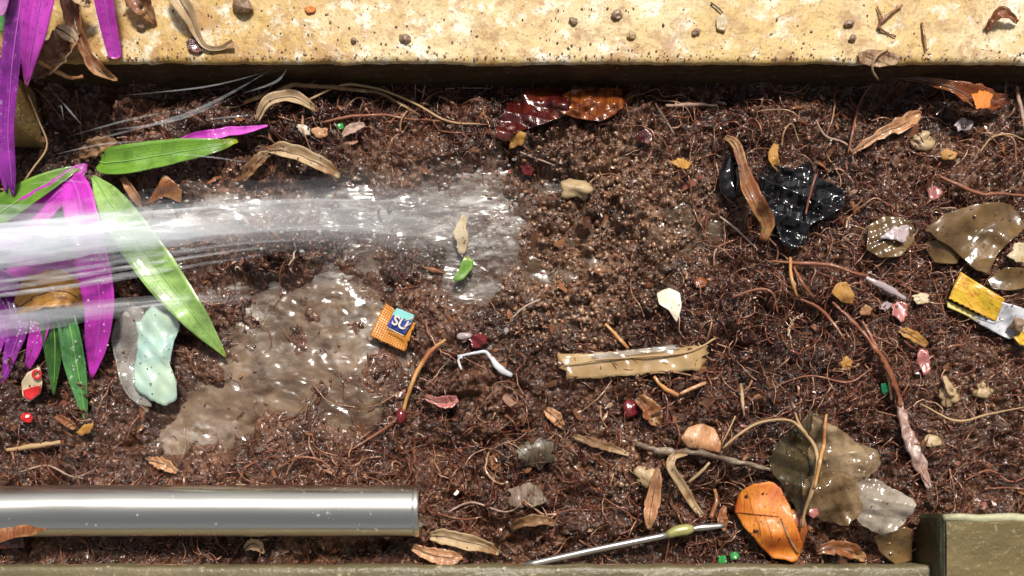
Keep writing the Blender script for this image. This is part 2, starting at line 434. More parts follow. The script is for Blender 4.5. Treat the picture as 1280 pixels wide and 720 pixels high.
def orange_wrap():
    m = M('orange_dotted_wrapper')
    uv = m.coord('UV', (15, 15, 1))
    v = m.vor(1.0, uv); v.inputs['Randomness'].default_value = 0.0
    c = m.mix(m.ramp(v, [(.28, 0), (.42, 1)]), (.68, .36, .06), (.42, .10, .01))
    m.base(m.mix(m.ramp(m.noise(50), [(.35, 0), (.7, .6)]), c, (.62, .24, .03)))
    m.set(Roughness=.3, Coat_Weight=.4); m.bump(v, .6, .001); m.bump(m.noise(50), .4, .004)
    return m.m
MT['orangewrap'] = orange_wrap()

def yellow_wrap():
    m = M('yellow_printed_wrapper')
    n = m.noise(1.0, m.coord('UV', (14, 7, 1)), detail=5, rough=.7, dist=1.2)
    c = m.mix(m.ramp(m.noise(1.0, m.coord('UV', (2, 2, 1))), [(.4, 0), (.65, 1)]), (.66, .46, .03), (.62, .30, .02))
    m.base(m.mix(m.ramp(n, [(.5, 0), (.62, .85)]), c, (.38, .10, .015)))
    m.set(Roughness=.25, Coat_Weight=.5); m.bump(m.noise(60), .5, .003)
    return m.m
MT['yellowwrap'] = yellow_wrap()

# ------------------------------------------------------------------ object helpers
ORG = {}

def props(o, label=None, cat=None, group=None, kind=None):
    if label: o['label'] = label
    if cat: o['category'] = cat
    if group: o['group'] = group
    if kind: o['kind'] = kind
    return o

def thing(name, label, cat, loc, group=None):
    o = bpy.data.objects.new(name, None)
    o.empty_display_size = .02
    o.location = tuple(float(v) for v in loc)
    COL.objects.link(o); ORG[o.name] = np.array(loc, float)
    return props(o, label, cat, group)

def geo(name, V, F, mat, parent=None, uv=None, smooth=True, attrs=None, mats2=None, solid=0.0, label=None, cat=None, group=None, kind=None, origin=None, mat_idx=None):
    V = np.asarray(V, float).reshape(-1, 3)
    if parent is not None: org = ORG[parent.name]
    elif origin is not None: org = np.array(origin, float)
    elif kind: org = np.zeros(3)
    else: org = np.array([(V[:, 0].min() + V[:, 0].max()) / 2, (V[:, 1].min() + V[:, 1].max()) / 2, V[:, 2].min()])
    me = bpy.data.meshes.new(name)
    L = V - org
    if isinstance(F, np.ndarray):
        nf, k = F.shape
        me.vertices.add(len(L)); me.vertices.foreach_set('co', L.astype(np.float32).ravel())
        me.loops.add(nf * k); me.loops.foreach_set('vertex_index', F.astype(np.int32).ravel())
        me.polygons.add(nf); me.polygons.foreach_set('loop_start', np.arange(0, nf * k, k, dtype=np.int32))
        me.update(calc_edges=True)
    else:
        me.from_pydata([tuple(v) for v in L], [], F); me.update()
    if uv is not None:
        uv = np.asarray(uv, float); lay = me.uv_layers.new(name='UVMap')
        li = np.zeros(len(me.loops), dtype=np.int32); me.loops.foreach_get('vertex_index', li)
        lay.data.foreach_set('uv', uv[li].astype(np.float32).ravel())
    for an, av in (attrs or {}).items():
        at = me.attributes.new(an, 'FLOAT', 'POINT'); at.data.foreach_set('value', np.asarray(av, np.float32))
    me.materials.append(mat)
    for m2 in (mats2 or []): me.materials.append(m2)
    me.polygons.foreach_set('use_smooth', np.full(len(me.polygons), bool(smooth)))
    if mat_idx is not None: me.polygons.foreach_set('material_index', np.asarray(mat_idx, np.int32))
    o = bpy.data.objects.new(name, me)
    o.location = tuple(org - (ORG[parent.name] if parent is not None else 0))
    COL.objects.link(o); ORG[o.name] = org
    if parent is not None: o.parent = parent
    if solid:
        md = o.modifiers.new('thickness', 'SOLIDIFY'); md.thickness = solid; md.offset = -1
        if mats2: md.material_offset = 1
    return props(o, label, cat, group, kind)

def grid_faces(n, m, off=0, wrap=False):
    i = np.arange(n - 1)[:, None]; j = np.arange(m if wrap else m - 1)[None, :]
    a = i * m + j; b = i * m + (j + 1) % m; c = (i + 1) * m + (j + 1) % m; d = (i + 1) * m + j
    return (np.stack([a, b, c, d], -1).reshape(-1, 4) + off)

def catmull(P, n):
    P = np.asarray(P, float)
    if len(P) == 2:
        t = np.linspace(0, 1, n)[:, None]; return P[0] * (1 - t) + P[1] * t
    Q = np.vstack([2 * P[0] - P[1], P, 2 * P[-1] - P[-2]])
    out = []
    for t in np.linspace(0, len(P) - 1 - 1e-6, n):
        i = int(t); f = t - i
        a, b, c, d = Q[i:i + 4]
        out.append(.5 * (2 * b + (c - a) * f + (2 * a - 5 * b + 4 * c - d) * f * f + (3 * b - a - 3 * c + d) * f ** 3))
    return np.array(out)

# spine points: (px, py, height, half width px, roll deg); height above soil, or absolute with absz
def blade(name, pts, mat, parent=None, under=None, cup=.25, wav=.0, thick=.0009, n=26, m=9, absz=False, seed=0, rib=None, fold=0.0, **kw):
    P = catmull([list(p) + [0] * (5 - len(p)) for p in pts], n)
    C = np.array([W(p[0], p[1], p[2]) if absz else on_soil(p[0], p[1], p[2]) for p in P])
    if not absz:   # do not follow every hollow
        z = C[:, 2]; z = np.maximum(z, np.convolve(np.pad(z, 4, 'edge'), np.ones(9) / 9, 'valid')); C[:, 2] = z
    T = np.gradient(C, axis=0); T /= np.linalg.norm(T, axis=1)[:, None] + 1e-9
    S = np.cross(T, [0, 0, 1]); S /= np.linalg.norm(S, axis=1)[:, None] + 1e-9
    N = np.cross(S, T)
    r = np.radians(P[:, 4])[:, None]
    S, N = S * np.cos(r) + N * np.sin(r), N * np.cos(r) - S * np.sin(r)
    u = np.linspace(-1, 1, m)
    hw = np.maximum(P[:, 3], .15) / 1000 * (CAMH - C[:, 2]) / CAMH
    s = seed * 13.7
    V, UV = [], []
    for i in range(n):
        jag = 1 + wav * .8 * (vn(i * .7 + s, 3.0, 4) - .5)
        for j, uu in enumerate(u):
            zz = cup * hw[i] * abs(uu) ** 1.6 + wav * hw[i] * 1.6 * (vn(i * .45 + s, uu * 1.7 + 9, 2) - .5) - fold * hw[i] * (1 - abs(uu))
            V.append(C[i] + S[i] * uu * hw[i] * jag + N[i] * zz); UV.append(((uu + 1) / 2, i / (n - 1)))
    F = grid_faces(n, m)
    if not absz and name != 'fallen_leaf': DIRT.append(np.array(V))
    if rib is None and parent is None and hw.max() > .0065: rib = MT['darkroot']
    o = geo(name, V, F, mat, parent, UV, mats2=[under] if under else None, solid=thick, **kw)
    if rib is not None:
        mid = np.array(V).reshape(n, m, 3)[:, m // 2] + N * .0003
        tube_raw('midrib', mid[:int(n * .93)], np.linspace(.0011, .0004, int(n * .93)), rib, parent=o, sides=6)
    return o

def tube_raw(name, C, R, mat, parent=None, sides=7, ry=1.0, noise=0.0, seed=0, cap=True, **kw):
    C = np.asarray(C, float); n = len(C)
    R = np.broadcast_to(np.asarray(R, float), (n,)) if np.ndim(R) < 2 else R
    T = np.gradient(C, axis=0); T /= np.linalg.norm(T, axis=1)[:, None] + 1e-9
    S = np.cross(T, [0, 0, 1]); S /= np.linalg.norm(S, axis=1)[:, None] + 1e-9
    N = np.cross(S, T)
    a = np.linspace(0, 2 * math.pi, sides, endpoint=False)
    V, UV = [], []
    for i in range(n):
        for k, t in enumerate(a):
            rr = R[i] * (1 + noise * (vn(i * .8 + seed * 7.1, k * 1.3, 3) - .5))
            V.append(C[i] + (S[i] * math.cos(t) + N[i] * math.sin(t) * ry) * rr); UV.append((k / sides, i / (n - 1)))
    F = grid_faces(n, sides, wrap=True).tolist()
    if cap: F += [list(range(sides))[::-1], list(range((n - 1) * sides, n * sides))]
    return geo(name, V, F, mat, parent, UV, **kw)

def twig(name, pts, rad, mat, parent=None, off=.003, n=22, absz=False, noise=.5, seed=0, sides=7, ry=.9, **kw):
    P = catmull([list(p) + [off] * (3 - len(p)) for p in pts], n)
    C = np.array([W(*p) if absz else on_soil(*p) for p in P])
    if not absz:
        z = C[:, 2]; C[:, 2] = np.maximum(z, np.convolve(np.pad(z, 3, 'edge'), np.ones(7) / 7, 'valid'))
    rad = np.interp(np.linspace(0, 1, n), np.linspace(0, 1, len(rad)), rad) / 1000 if np.ndim(rad) else np.full(n, rad / 1000)
    return tube_raw(name, C, rad, mat, parent, sides, ry, noise, seed, **kw)

def fold_z(x, y, amp, scale, seed, k=6):
    if k == 6: return fold_z(x, y, amp, scale * .62, seed, 3) + fold_z(x, y, amp * .30, scale * 1.7, seed + 50, 4)
    return _fold(x, y, amp, scale, seed, k)

def _fold(x, y, amp, scale, seed, k):
    r = np.random.default_rng(seed); z = 0
    for _ in range(k):
        a = r.uniform(0, math.pi); f = scale * r.uniform(.5, 1.5); ph = r.uniform(0, 1)
        t = (x * math.cos(a) + y * math.sin(a)) * f + ph
        z = z + np.abs((t % 1) * 2 - 1) * r.uniform(.4, 1)
    z = z / k
    return amp * z

# star-shaped sheet from an outline in photo pixels, draped on the ground with creases
DIRT = []
def sheet(name, outline, mat, parent=None, off=.004, crumple=.004, fs=40, dome=0.0, seed=1, jag=.03, rings=11, nseg=64, thick=.0006, absz=None, under=None, tilt=(0, 0), smooth=True, **kw):
    O = np.asarray(outline, float); c = O.mean(0)
    if nseg <= 36 and parent is None and absz is None: jag = max(jag, .28); crumple *= 1.5; off *= .75; nseg += 12
    if len(O) > 4:      # torn curves between the outline points rather than straight cuts
        k_ = len(O); Q = np.vstack([O[-2:], O, O[:3]]); C_ = catmull(Q, 8 * (k_ + 4) + 1)[16:16 + 8 * k_]
        O2 = .25 * C_ + .75 * np.vstack([O[i] * (1 - f) + O[(i + 1) % k_] * f for i in range(k_) for f in np.arange(8) / 8]) if len(C_) == 8 * k_ else O
    else: O2 = O
    L = np.vstack([O2, O2[:1]]); d = np.r_[0, np.cumsum(np.linalg.norm(np.diff(L, axis=0), axis=1))]
    t = np.linspace(0, d[-1], nseg, endpoint=False)
    E = np.stack([np.interp(t, d, L[:, 0]), np.interp(t, d, L[:, 1])], 1)
    th = np.arange(nseg) / nseg * 64
    rad = 1 + jag * ((vn(th * .2, seed * 3.3, seed) - .5) * 1.3 + (vn(th * .5, seed * 3.3, seed + 5) - .5) * .9 + (vn(th * 1.3, seed * 3.3, seed + 8) - .5) * .5)
    E = c + (E - c) * rad[:, None]
    V, UV = [], []
    mn, mx = O.min(0), O.max(0)
    fr = [0.0] + [(k / rings) for k in range(1, rings + 1)]
    pts = [c] + [c + (E[k] - c) * f for f in fr[1:] for k in range(nseg)]
    ff = [0.0] + [f for f in fr[1:] for _ in range(nseg)]
    for p, f in zip(pts, ff):
        base = W(p[0], p[1], absz or 0)
        cz = float(fold_z(np.float64(base[0]), np.float64(base[1]), crumple, fs, seed)) + dome * (1 - f * f)
        cz += (p[0] - c[0]) / 1000 * tilt[0] + (p[1] - c[1]) / 1000 * tilt[1]
        V.append(on_soil(p[0], p[1], off + cz) if absz is None else W(p[0], p[1], absz + cz))
        UV.append(((p[0] - mn[0]) / (mx[0] - mn[0] + 1e-6), 1 - (p[1] - mn[1]) / (mx[1] - mn[1] + 1e-6)))
    F = [[0, 1 + k, 1 + (k + 1) % nseg] for k in range(nseg)]
    F = [f[::-1] for f in F]
    for r in range(rings - 1):
        a = 1 + r * nseg; b = a + nseg
        F += [[a + k, a + (k + 1) % nseg, b + (k + 1) % nseg, b + k] for k in range(nseg)]
    if absz is None: DIRT.append(np.concatenate([np.array(V[1 + r * nseg:1 + (r + 1) * nseg])[r % 3::max(1, rings // (r + 1))] for r in range(rings)]))
    return geo(name, V, F, mat, parent, UV, solid=thick, smooth=smooth, mats2=[under] if under else None, **kw)

# quadrilateral sheet: corners (px) A(u0v0) B(u1v0) C(u1v1) D(u0v1)
def qsheet(name, q, mat, parent=None, off=.005, crumple=.003, fs=50, nu=24, nv=16, seed=1, jag=0.0, thick=.0005, arch=0.0, zig=0.0, **kw):
    q = np.asarray(q, float); V, UV = [], []
    for i in range(nv):
        v = i / (nv - 1)
        for j in range(nu):
            u = j / (nu - 1)
            uz = u + zig * ((i % 2) - .5) * (1 if j == 0 else 0) + jag * (vn(i * 1.3 + seed, 2, seed) - .5) * (j in (0, nu - 1)) 
            vz = v + jag * (vn(j * 1.1 + seed, 7, seed) - .5) * (i in (0, nv - 1))
            p = (q[0] * (1 - uz) + q[1] * uz) * (1 - vz) + (q[3] * (1 - uz) + q[2] * uz) * vz
            b = W(p[0], p[1])
            cz = float(fold_z(np.float64(b[0]), np.float64(b[1]), crumple, fs, seed)) + arch * (1 - (2 * v - 1) ** 2)
            V.append(on_soil(p[0], p[1], off + cz)); UV.append((u, v))
    # flatten the drape a little
    A = np.array(V).reshape(nv, nu, 3)
    A[:, :, 2] = .5 * A[:, :, 2] + .5 * np.maximum(A[:, :, 2], A[:, :, 2].mean())
    F = grid_faces(nv, nu)
    return geo(name, A.reshape(-1, 3), F, mat, parent, UV, solid=thick, **kw)

ICO = None
def ico():
    global ICO
    if ICO is None:
        p = (1 + 5 ** .5) / 2
        v = np.array([(-1, p, 0), (1, p, 0), (-1, -p, 0), (1, -p, 0), (0, -1, p), (0, 1, p), (0, -1, -p), (0, 1, -p), (p, 0, -1), (p, 0, 1), (-p, 0, -1), (-p, 0, 1)], float)
        v /= np.linalg.norm(v[0])
        f = np.array([(0, 11, 5), (0, 5, 1), (0, 1, 7), (0, 7, 10), (0, 10, 11), (1, 5, 9), (5, 11, 4), (11, 10, 2), (10, 7, 6), (7, 1, 8), (3, 9, 4), (3, 4, 2), (3, 2, 6), (3, 6, 8), (3, 8, 9), (4, 9, 5), (2, 4, 11), (6, 2, 10), (8, 6, 7), (9, 8, 1)])
        ICO = (v, f)
    return ICO

def lump(name, c, r, mat, parent=None, sub=2, noise=.35, seed=0, squash=(1, 1, .8), **kw):
    import bmesh
    bm = bmesh.new(); bmesh.ops.create_icosphere(bm, subdivisions=sub, radius=1)
    V = np.array([v.co[:] for v in bm.verts]); F = [[v.index for v in f.verts] for f in bm.faces]; bm.free()
    k = 1 + noise * (vn(V[:, 0] * 1.7 + seed * 5.1 + V[:, 2], V[:, 1] * 1.7 + V[:, 2] * 1.3 + 4, seed) - .5) * 2
    V = V * k[:, None] * np.array(squash) * r + np.array(c)
    return geo(name, V, F, mat, parent, smooth=sub > 2, **kw)

def box(name, x0, x1, y0, y1, z0, z1, mat, parent=None, bev=.004, **kw):
    import bmesh
    bm = bmesh.new(); bmesh.ops.create_cube(bm, size=1)
    for v in bm.verts:
        v.co = Vector(((x0 + x1) / 2 + v.co.x * (x1 - x0), (y0 + y1) / 2 + v.co.y * (y1 - y0), (z0 + z1) / 2 + v.co.z * (z1 - z0)))
    if bev: bmesh.ops.bevel(bm, geom=bm.edges[:], offset=bev, segments=3, affect='EDGES', profile=.5)
    bm.verts.ensure_lookup_table()
    V = [v.co[:] for v in bm.verts]; F = [[v.index for v in f.verts] for f in bm.faces]; bm.free()
    return geo(name, V, F, mat, parent, smooth=False, **kw)

# ------------------------------------------------------------------ the ground and the soil bed
geo('ground', [(-40, -40, -.09), (40, -40, -.09), (40, 40, -.09), (-40, 40, -.09)], [[0, 1, 2, 3]], MT['paving'], kind='structure', smooth=False)
ny, nx = GX.shape
SILT = [(760, 270, 130, 95, .95), (720, 370, 110, 60, .8), (830, 340, 70, 60, .6), (800, 590, 60, 60, .7), (1190, 510, 70, 70, .7), (1150, 190, 70, 40, .5), (480, 215, 60, 25, .5), (1230, 230, 50, 30, .5), (690, 600, 40, 30, .4), (320, 310, 50, 40, .4)]
def silt(x, y): return np.clip(blobs(x, y, SILT) * (.35 + 1.2 * fbm(x, y, 25, 3, 44)), 0, 1)
geo('soil', np.stack([GX, GY, H], -1).reshape(-1, 3), grid_faces(ny, nx), MT['soil'], kind='structure', attrs={'silt': silt(GX, GY).ravel()})
for (a, b, nm) in ((-4.0, SX0 + .004, 'soil'), (SX1 - .004, 4.0, 'soil')):      # the bed runs on to both sides
    ex, ey = np.meshgrid(np.linspace(a, b, 220), np.linspace(SY0, SY1, 60))
    ez = soil_lo(ex, ey) + .006 * (fbm(ex, ey, 60, 2, 5) - .5)
    geo(nm, np.stack([ex, ey, ez], -1).reshape(-1, 3), grid_faces(60, 220), MT['soil'], kind='structure')

# kerb along the north edge
KZ = 0.058
yk = W(640, 78, KZ)[1]
def kerb_top_mesh():
    xs = np.arange(-.95, .95, .004)
    ys = np.r_[0, .0008, .0022, .005, np.arange(.009, .34, .004)]
    X, Y = np.meshgrid(xs, ys)
    edge = .0035 * (fbm(X, X * 0, 55, 3, 9) - .5) + .003 * (fbm(X, X * 0, 9, 2, 19) - .5)
    Z = KZ + .0030 * (fbm(X, Y, 30, 3, 2) - .5) + .0020 * (fbm(X, Y, 120, 2, 3) - .5)
    f, i = worley(X, Y, 60, 5)
    Z = Z - np.where((f < .22) & (i > .6), .0022 * (1 - f / .22), 0)
    Z[0] -= .0055; Z[1] -= .0030; Z[2] -= .0012; 
    Y2 = yk + Y + edge * np.clip(1 - Y / .012, 0, 1)
    return np.stack([X, Y2, Z], -1).reshape(-1, 3), grid_faces(len(ys), len(xs)), X, Y2, Z
V, F, KX, KY, KZZ = kerb_top_mesh()
kerb = thing('concrete_kerb', 'pale concrete kerb with yellow stains and scattered grit along the top of the soil bed', 'kerb', (0, yk, -.02))
geo('kerb_top', V, F, MT['kerb'], kerb)
lo = np.stack([KX[0], KY[0], KZZ[0]], -1)
rows = []
for k, t in enumerate(np.linspace(0, 1, 12)):
    r = lo.copy(); r[:, 2] = lo[:, 2] * (1 - t) - .03 * t
    r[:, 1] = lo[:, 1] + .0012 * min(1, k) + .0035 * (fbm(r[:, 0], r[:, 2] + 3, 45, 3, 8) - .5) * min(1, k)
    rows.append(r)
geo('kerb_face', np.array(rows[::-1]).reshape(-1, 3), grid_faces(12, len(lo)), MT['kerbface'], kerb)
yb = yk + float((np.arange(.009, .34, .004))[-1])
box('kerb_core', -4, 4, yk + .02, yb, -.09, KZ - .006, MT['kerb'], kerb, .003)
box('kerb_core', -4, -.945, yk + .001, yk + .0195, -.09, KZ - .003, MT['kerb'], kerb, .003)
box('kerb_core', .945, 4, yk + .001, yk + .0195, -.09, KZ - .003, MT['kerb'], kerb, .003)

# low wet kerb along the south edge
ys = W(640, 707, .045)[1]
def south():
    xs = np.arange(-.95, .95, .004); yy = np.r_[0, .001, .003, np.arange(.006, .26, .005)]
    X, Y = np.meshgrid(xs, yy)
    Z = .045 + .003 * (fbm(X * .4, Y * 3, 40, 3, 12) - .5); Z[0] -= .06; Z[1] -= .003; Z[2] -= .001
    edge = .004 * (fbm(X, X * 0, 30, 3, 29) - .5)
    return np.stack([X, ys - Y + edge * np.clip(1 - Y / .02, 0, 1), Z], -1).reshape(-1, 3), grid_faces(len(yy), len(xs))[:, ::-1]
V, F = south()
sk = thing('mossy_kerb', 'worn greenish concrete kerb forming the lower edge of the bed', 'kerb', (0, ys, -.02))
geo('kerb_top', V, F, MT['mossy'], sk)
box('kerb_core', -4, 4, ys - .25, ys - .012, -.09, .0405, MT['mossy'], sk, .003)

# mossy block in the lower right corner
bx0, by1 = W(1176, 645, .070)[0], W(1176, 642, .070)[1]
bk = thing('concrete_block', 'olive green mossy concrete block in the lower right corner', 'block', (bx0 + .2, by1 - .1, -.03))
box('block_body', bx0, bx0 + .5, by1 - .16, by1, -.04, .070, MT['shadedface'], bk, .010)
def block_top():
    xs = np.arange(bx0 + .006, bx0 + .494, .004); yy = np.arange(by1 - .154, by1 - .004, .0035)
    X, Y = np.meshgrid(xs, yy)
    Z = .0712 + .0022 * (fbm(X, Y, 35, 3, 41) - .3) - .003 * np.clip(1 - (by1 - Y) / .008, 0, 1) ** 2
    return np.stack([X, Y, Z], -1).reshape(-1, 3), grid_faces(len(yy), len(xs))
V, F = block_top()
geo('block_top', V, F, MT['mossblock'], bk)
tube_raw('lit_edge', [(bx0 + .004 + k * .02, by1 - .0055 + .0012 * math.sin(k * 2.1), .0675) for k in range(25)], .0055, MT['litedge'], bk, sides=12, noise=.35)  # pale bead painting the bright line of the lit chamfer
# end of a neighbouring kerb at the left edge
bl = W(8, 84, KZ)
box('kerb_stub', bl[0] - .35, bl[0], W(8, 150, KZ)[1], yk - .003, -.03, KZ - .004, MT['kerb'], None, .004, label='short stained concrete stub meeting the kerb at the far left edge', cat='kerb')

# ------------------------------------------------------------------ soil crumbs, fibres, flakes (uncountable)
def inbed(n):
    return rng.uniform(-.78, .78, n), rng.uniform(-.345, .252, n)

def soak_shade(x, y): return np.clip(blobs(x, y, [(920, 450, 60, 60, 1), (1000, 480, 90, 60, .8), (1080, 545, 60, 50, .9), (640, 120, 700, 22, .9), (60, 180, 110, 60, 1), (870, 620, 70, 50, .7), (560, 520, 70, 40, .8), (700, 560, 70, 40, .5), (1100, 130, 120, 40, .7), (120, 600, 150, 40, .5), (980, 260, 90, 80, .7), (1240, 600, 70, 50, .6), (560, 190, 60, 30, .6), (640, 690, 700, 24, .8)]) + 1.6 * np.clip(fbm(x, y, 9, 2, 131) - .52, 0, 1), 0, 1)  # random damp, plus shade painted into the hollows and along the kerb feet
def crumbs(N):
    v, f = ico()
    x, y = inbed(N * 2)
    wetm = blobs(x, y, POOL + FLOW)
    dens = -.12 + 1.1 * fbm(x, y, 14, 2, 61) + .9 * blobs(x, y, [(770, 300, 170, 150, 1), (740, 400, 120, 60, 1), (800, 580, 60, 60, 1)])
    keep = (rng.uniform(0, 1, N * 2) < dens * .75 * (1 - .88 * np.clip(wetm * 1.3, 0, 1)))
    x, y = x[keep][:N], y[keep][:N]; n = len(x)
    s = np.clip(rng.lognormal(math.log(.0016), .55, n), .0006, .0070)
    s = np.minimum(s * (1 + .5 * silt(x, y)), .0046)
    z = SH(x, y) + s * .2
    jit = rng.uniform(.45, 1.45, (n, 12, 1)); sq = rng.uniform(.5, 1.3, (n, 1, 3))
    a = rng.uniform(0, 6.28, n); ca, sa = np.cos(a), np.sin(a)
    P = v[None] * jit * sq * s[:, None, None]
    X = P[..., 0] * ca[:, None] - P[..., 2] * sa[:, None]; Z = P[..., 0] * sa[:, None] + P[..., 2] * ca[:, None]
    V = np.stack([X + x[:, None], P[..., 1] + y[:, None], Z + z[:, None]], -1).reshape(-1, 3)
    F = (f[None] + (np.arange(n) * 12)[:, None, None]).reshape(-1, 3)
    sh = np.clip(.08 + .55 * fbm(x, y, 10, 2, 71) + .35 * silt(x, y) + rng.normal(0, .2, n) - .4 * soak_shade(x, y), 0, 1)
    geo('soil_crumbs', V, F, MT['crumb'], attrs={'shade': np.repeat(sh, 12)}, kind='stuff', label='loose wet crumbs of dark brown soil covering the bed', smooth=True)
crumbs(21000)

def fibres(N):
    x, y = inbed(N * 3)
    wetm = blobs(x, y, POOL + FLOW)
    dense = blobs(x, y, [(1020, 430, 190, 130, 1), (1150, 250, 160, 120, .7), (960, 180, 150, 60, .7), (600, 590, 260, 70, .9), (480, 130, 190, 45, .9), (120, 640, 200, 60, .7), (1180, 520, 130, 100, .8), (850, 650, 160, 60, .8), (330, 330, 70, 60, .6)])
    p = (.26 + 1.1 * dense) * (1 - .8 * np.clip(blobs(x, y, SILT), 0, 1)) * (.4 + 1.1 * fbm(x, y, 12, 2, 81)) * (1 - .92 * np.clip(wetm * 1.2, 0, 1))
    keep = rng.uniform(0, 1, N * 3) < p * .6
    x, y = x[keep][:N], y[keep][:N]; n = len(x); K = 8
    ln = np.clip(rng.lognormal(math.log(.015), .65, n), .005, .10)
    r = np.clip(rng.lognormal(math.log(.00058), .42, n), .00028, .0019)
    ang = rng.uniform(0, 6.28, n); cur = rng.normal(0, .28, n)
    C = np.zeros((n, K, 3)); cx, cy = x.copy(), y.copy()
    lift = rng.uniform(.0006, .0065, n) * np.clip(ln / .03, .4, 1.6)
    for k in range(K):
        t = k / (K - 1)
        C[:, k, 0], C[:, k, 1] = cx, cy
        base = .55 * SH(cx, cy) + .45 * (SOIL(cx, cy) + .001)
        C[:, k, 2] = base + .0004 + lift * (4 * t * (1 - t)) * rng.uniform(.6, 1.2, n)
        ang = ang + cur + rng.normal(0, .38, n)
        cx = cx + np.cos(ang) * ln / K; cy = np.clip(cy + np.sin(ang) * ln / K, -.345, .256)
    T = np.gradient(C, axis=1); T /= np.linalg.norm(T, axis=2)[..., None] + 1e-9
    S = np.cross(T, np.array([0, 0, 1.0])); S /= np.linalg.norm(S, axis=2)[..., None] + 1e-9
    Nn = np.cross(S, T)
    tap = np.linspace(1, .45, K)[None, :, None]
    R = r[:, None, None] * tap
    V = np.stack([C + (S * math.cos(a) + Nn * math.sin(a)) * R for a in (0.5, 2.6, 4.7)], 2).reshape(-1, 3)
    k = np.arange(K - 1)[:, None]; j = np.arange(3)[None]
    q = np.stack([k * 3 + j, k * 3 + (j + 1) % 3, (k + 1) * 3 + (j + 1) % 3, (k + 1) * 3 + j], -1).reshape(-1, 4)
    F = (q[None] + (np.arange(n) * K * 3)[:, None, None]).reshape(-1, 4)
    sh = np.clip(-.03 + .85 * rng.beta(1.4, 2.6, n) + .3 * (fbm(x, y, 8, 2, 91) - .4) + np.where(rng.uniform(0, 1, n) < .06, .45, 0) - .38 * soak_shade(x, y), 0, 1)
    geo('root_fibres', V, F, MT['fibre'], attrs={'shade': np.repeat(sh, K * 3)}, kind='stuff', label='tangle of fine red brown root fibres over the soil')
fibres(16000)

def rootlets(N):
    x, y = inbed(N * 3)
    wetm = blobs(x, y, POOL + FLOW)
    dense = blobs(x, y, [(1030, 420, 170, 120, 1.3), (1000, 380, 80, 60, 2.2), (1150, 250, 160, 120, .6), (960, 170, 150, 60, .8), (600, 570, 220, 70, .6), (480, 130, 190, 45, .8), (1180, 520, 130, 100, .8), (870, 640, 120, 60, .8)])
    keep = rng.uniform(0, 1, N * 3) < (.18 + dense) * (1 - .85 * np.clip(blobs(x, y, SILT), 0, 1)) * .7 * (1 - np.clip(wetm * 1.3, 0, 1))
    x, y = x[keep][:N], y[keep][:N]; n = len(x); K = 22; S_ = 5
    ln = np.clip(rng.lognormal(math.log(.05), .5, n), .02, .15)
    r = np.clip(rng.lognormal(math.log(.00075), .4, n), .0004, .0020)
    ang = rng.uniform(0, 6.28, n); cur = rng.normal(0, .08, n)
    C = np.zeros((n, K, 3)); cx, cy = x.copy(), y.copy(); ph = rng.uniform(0, 6.28, n)
    for k in range(K):
        C[:, k, 0], C[:, k, 1] = cx, cy
        C[:, k, 2] = SOIL(cx, cy) + .0035 + .0045 * np.sin(ph + k * .45)
        ang = ang + cur + rng.normal(0, .16, n)
        cx = cx + np.cos(ang) * ln / K; cy = np.clip(cy + np.sin(ang) * ln / K, -.345, .256)
    T = np.gradient(C, axis=1); T /= np.linalg.norm(T, axis=2)[..., None] + 1e-9
    S = np.cross(T, np.array([0, 0, 1.0])); S /= np.linalg.norm(S, axis=2)[..., None] + 1e-9
    Nn = np.cross(S, T)
    R = r[:, None, None] * np.linspace(1, .4, K)[None, :, None] * rng.uniform(.75, 1.25, (n, K, 1))
    V = np.stack([C + (S * math.cos(a) + Nn * math.sin(a)) * R for a in np.arange(S_) * 2 * math.pi / S_], 2).reshape(-1, 3)
    k = np.arange(K - 1)[:, None]; j = np.arange(S_)[None]
    q = np.stack([k * S_ + j, k * S_ + (j + 1) % S_, (k + 1) * S_ + (j + 1) % S_, (k + 1) * S_ + j], -1).reshape(-1, 4)
    F = (q[None] + (np.arange(n) * K * S_)[:, None, None]).reshape(-1, 4)
    sh = np.clip(.25 + .7 * rng.beta(1.6, 1.8, n), 0, 1)
    geo('rootlets', V, F, MT['fibre'], attrs={'shade': np.repeat(sh, K * S_)}, kind='stuff', label='longer wiry rootlets tangled over the right half of the bed')
rootlets(1900)

def flakes(N):
    x, y = inbed(N * 2)
    wetm = blobs(x, y, POOL + FLOW)
    keep = rng.uniform(0, 1, N * 2) < .55 * (1 - .9 * np.clip(wetm * 1.2, 0, 1)) * (.4 + fbm(x, y, 11, 2, 13))
    x, y = x[keep][:N], y[keep][:N]; n = len(x)
    s = np.clip(rng.lognormal(math.log(.0032), .6, n), .001, .012)
    V = np.zeros((n, 9, 3)); a0 = rng.uniform(0, 6.28, n); el = rng.uniform(.12, .6, n); tx, ty = rng.normal(0, .4, n), rng.normal(0, .4, n)
    z0 = SH(x, y) + .0012 + s * .15
    for k in range(8):
        a = k * math.pi / 4; rr = s * rng.uniform(.45, 1.25, n)
        lx, ly = rr * math.cos(a), rr * el * math.sin(a)
        V[:, k, 0] = x + lx * np.cos(a0) - ly * np.sin(a0); V[:, k, 1] = y + lx * np.sin(a0) + ly * np.cos(a0)
        V[:, k, 2] = z0 + lx * tx + ly * ty + rng.normal(0, .12, n) * s
    V[:, 8] = np.stack([x, y, z0 + s * rng.uniform(-.1, .35, n)], -1)
    q = np.array([[8, k, (k + 1) % 8] for k in range(8)])
    F = (q[None] + (np.arange(n) * 9)[:, None, None]).reshape(-1, 3)
    geo('leaf_litter', V.reshape(-1, 3), F, MT['flake'], attrs={'shade': np.repeat(np.clip(rng.beta(1.3, 1.8, n), 0, 1), 9)}, kind='stuff', smooth=True, label='small broken flakes of dead leaf mixed into the soil')
flakes(4800)

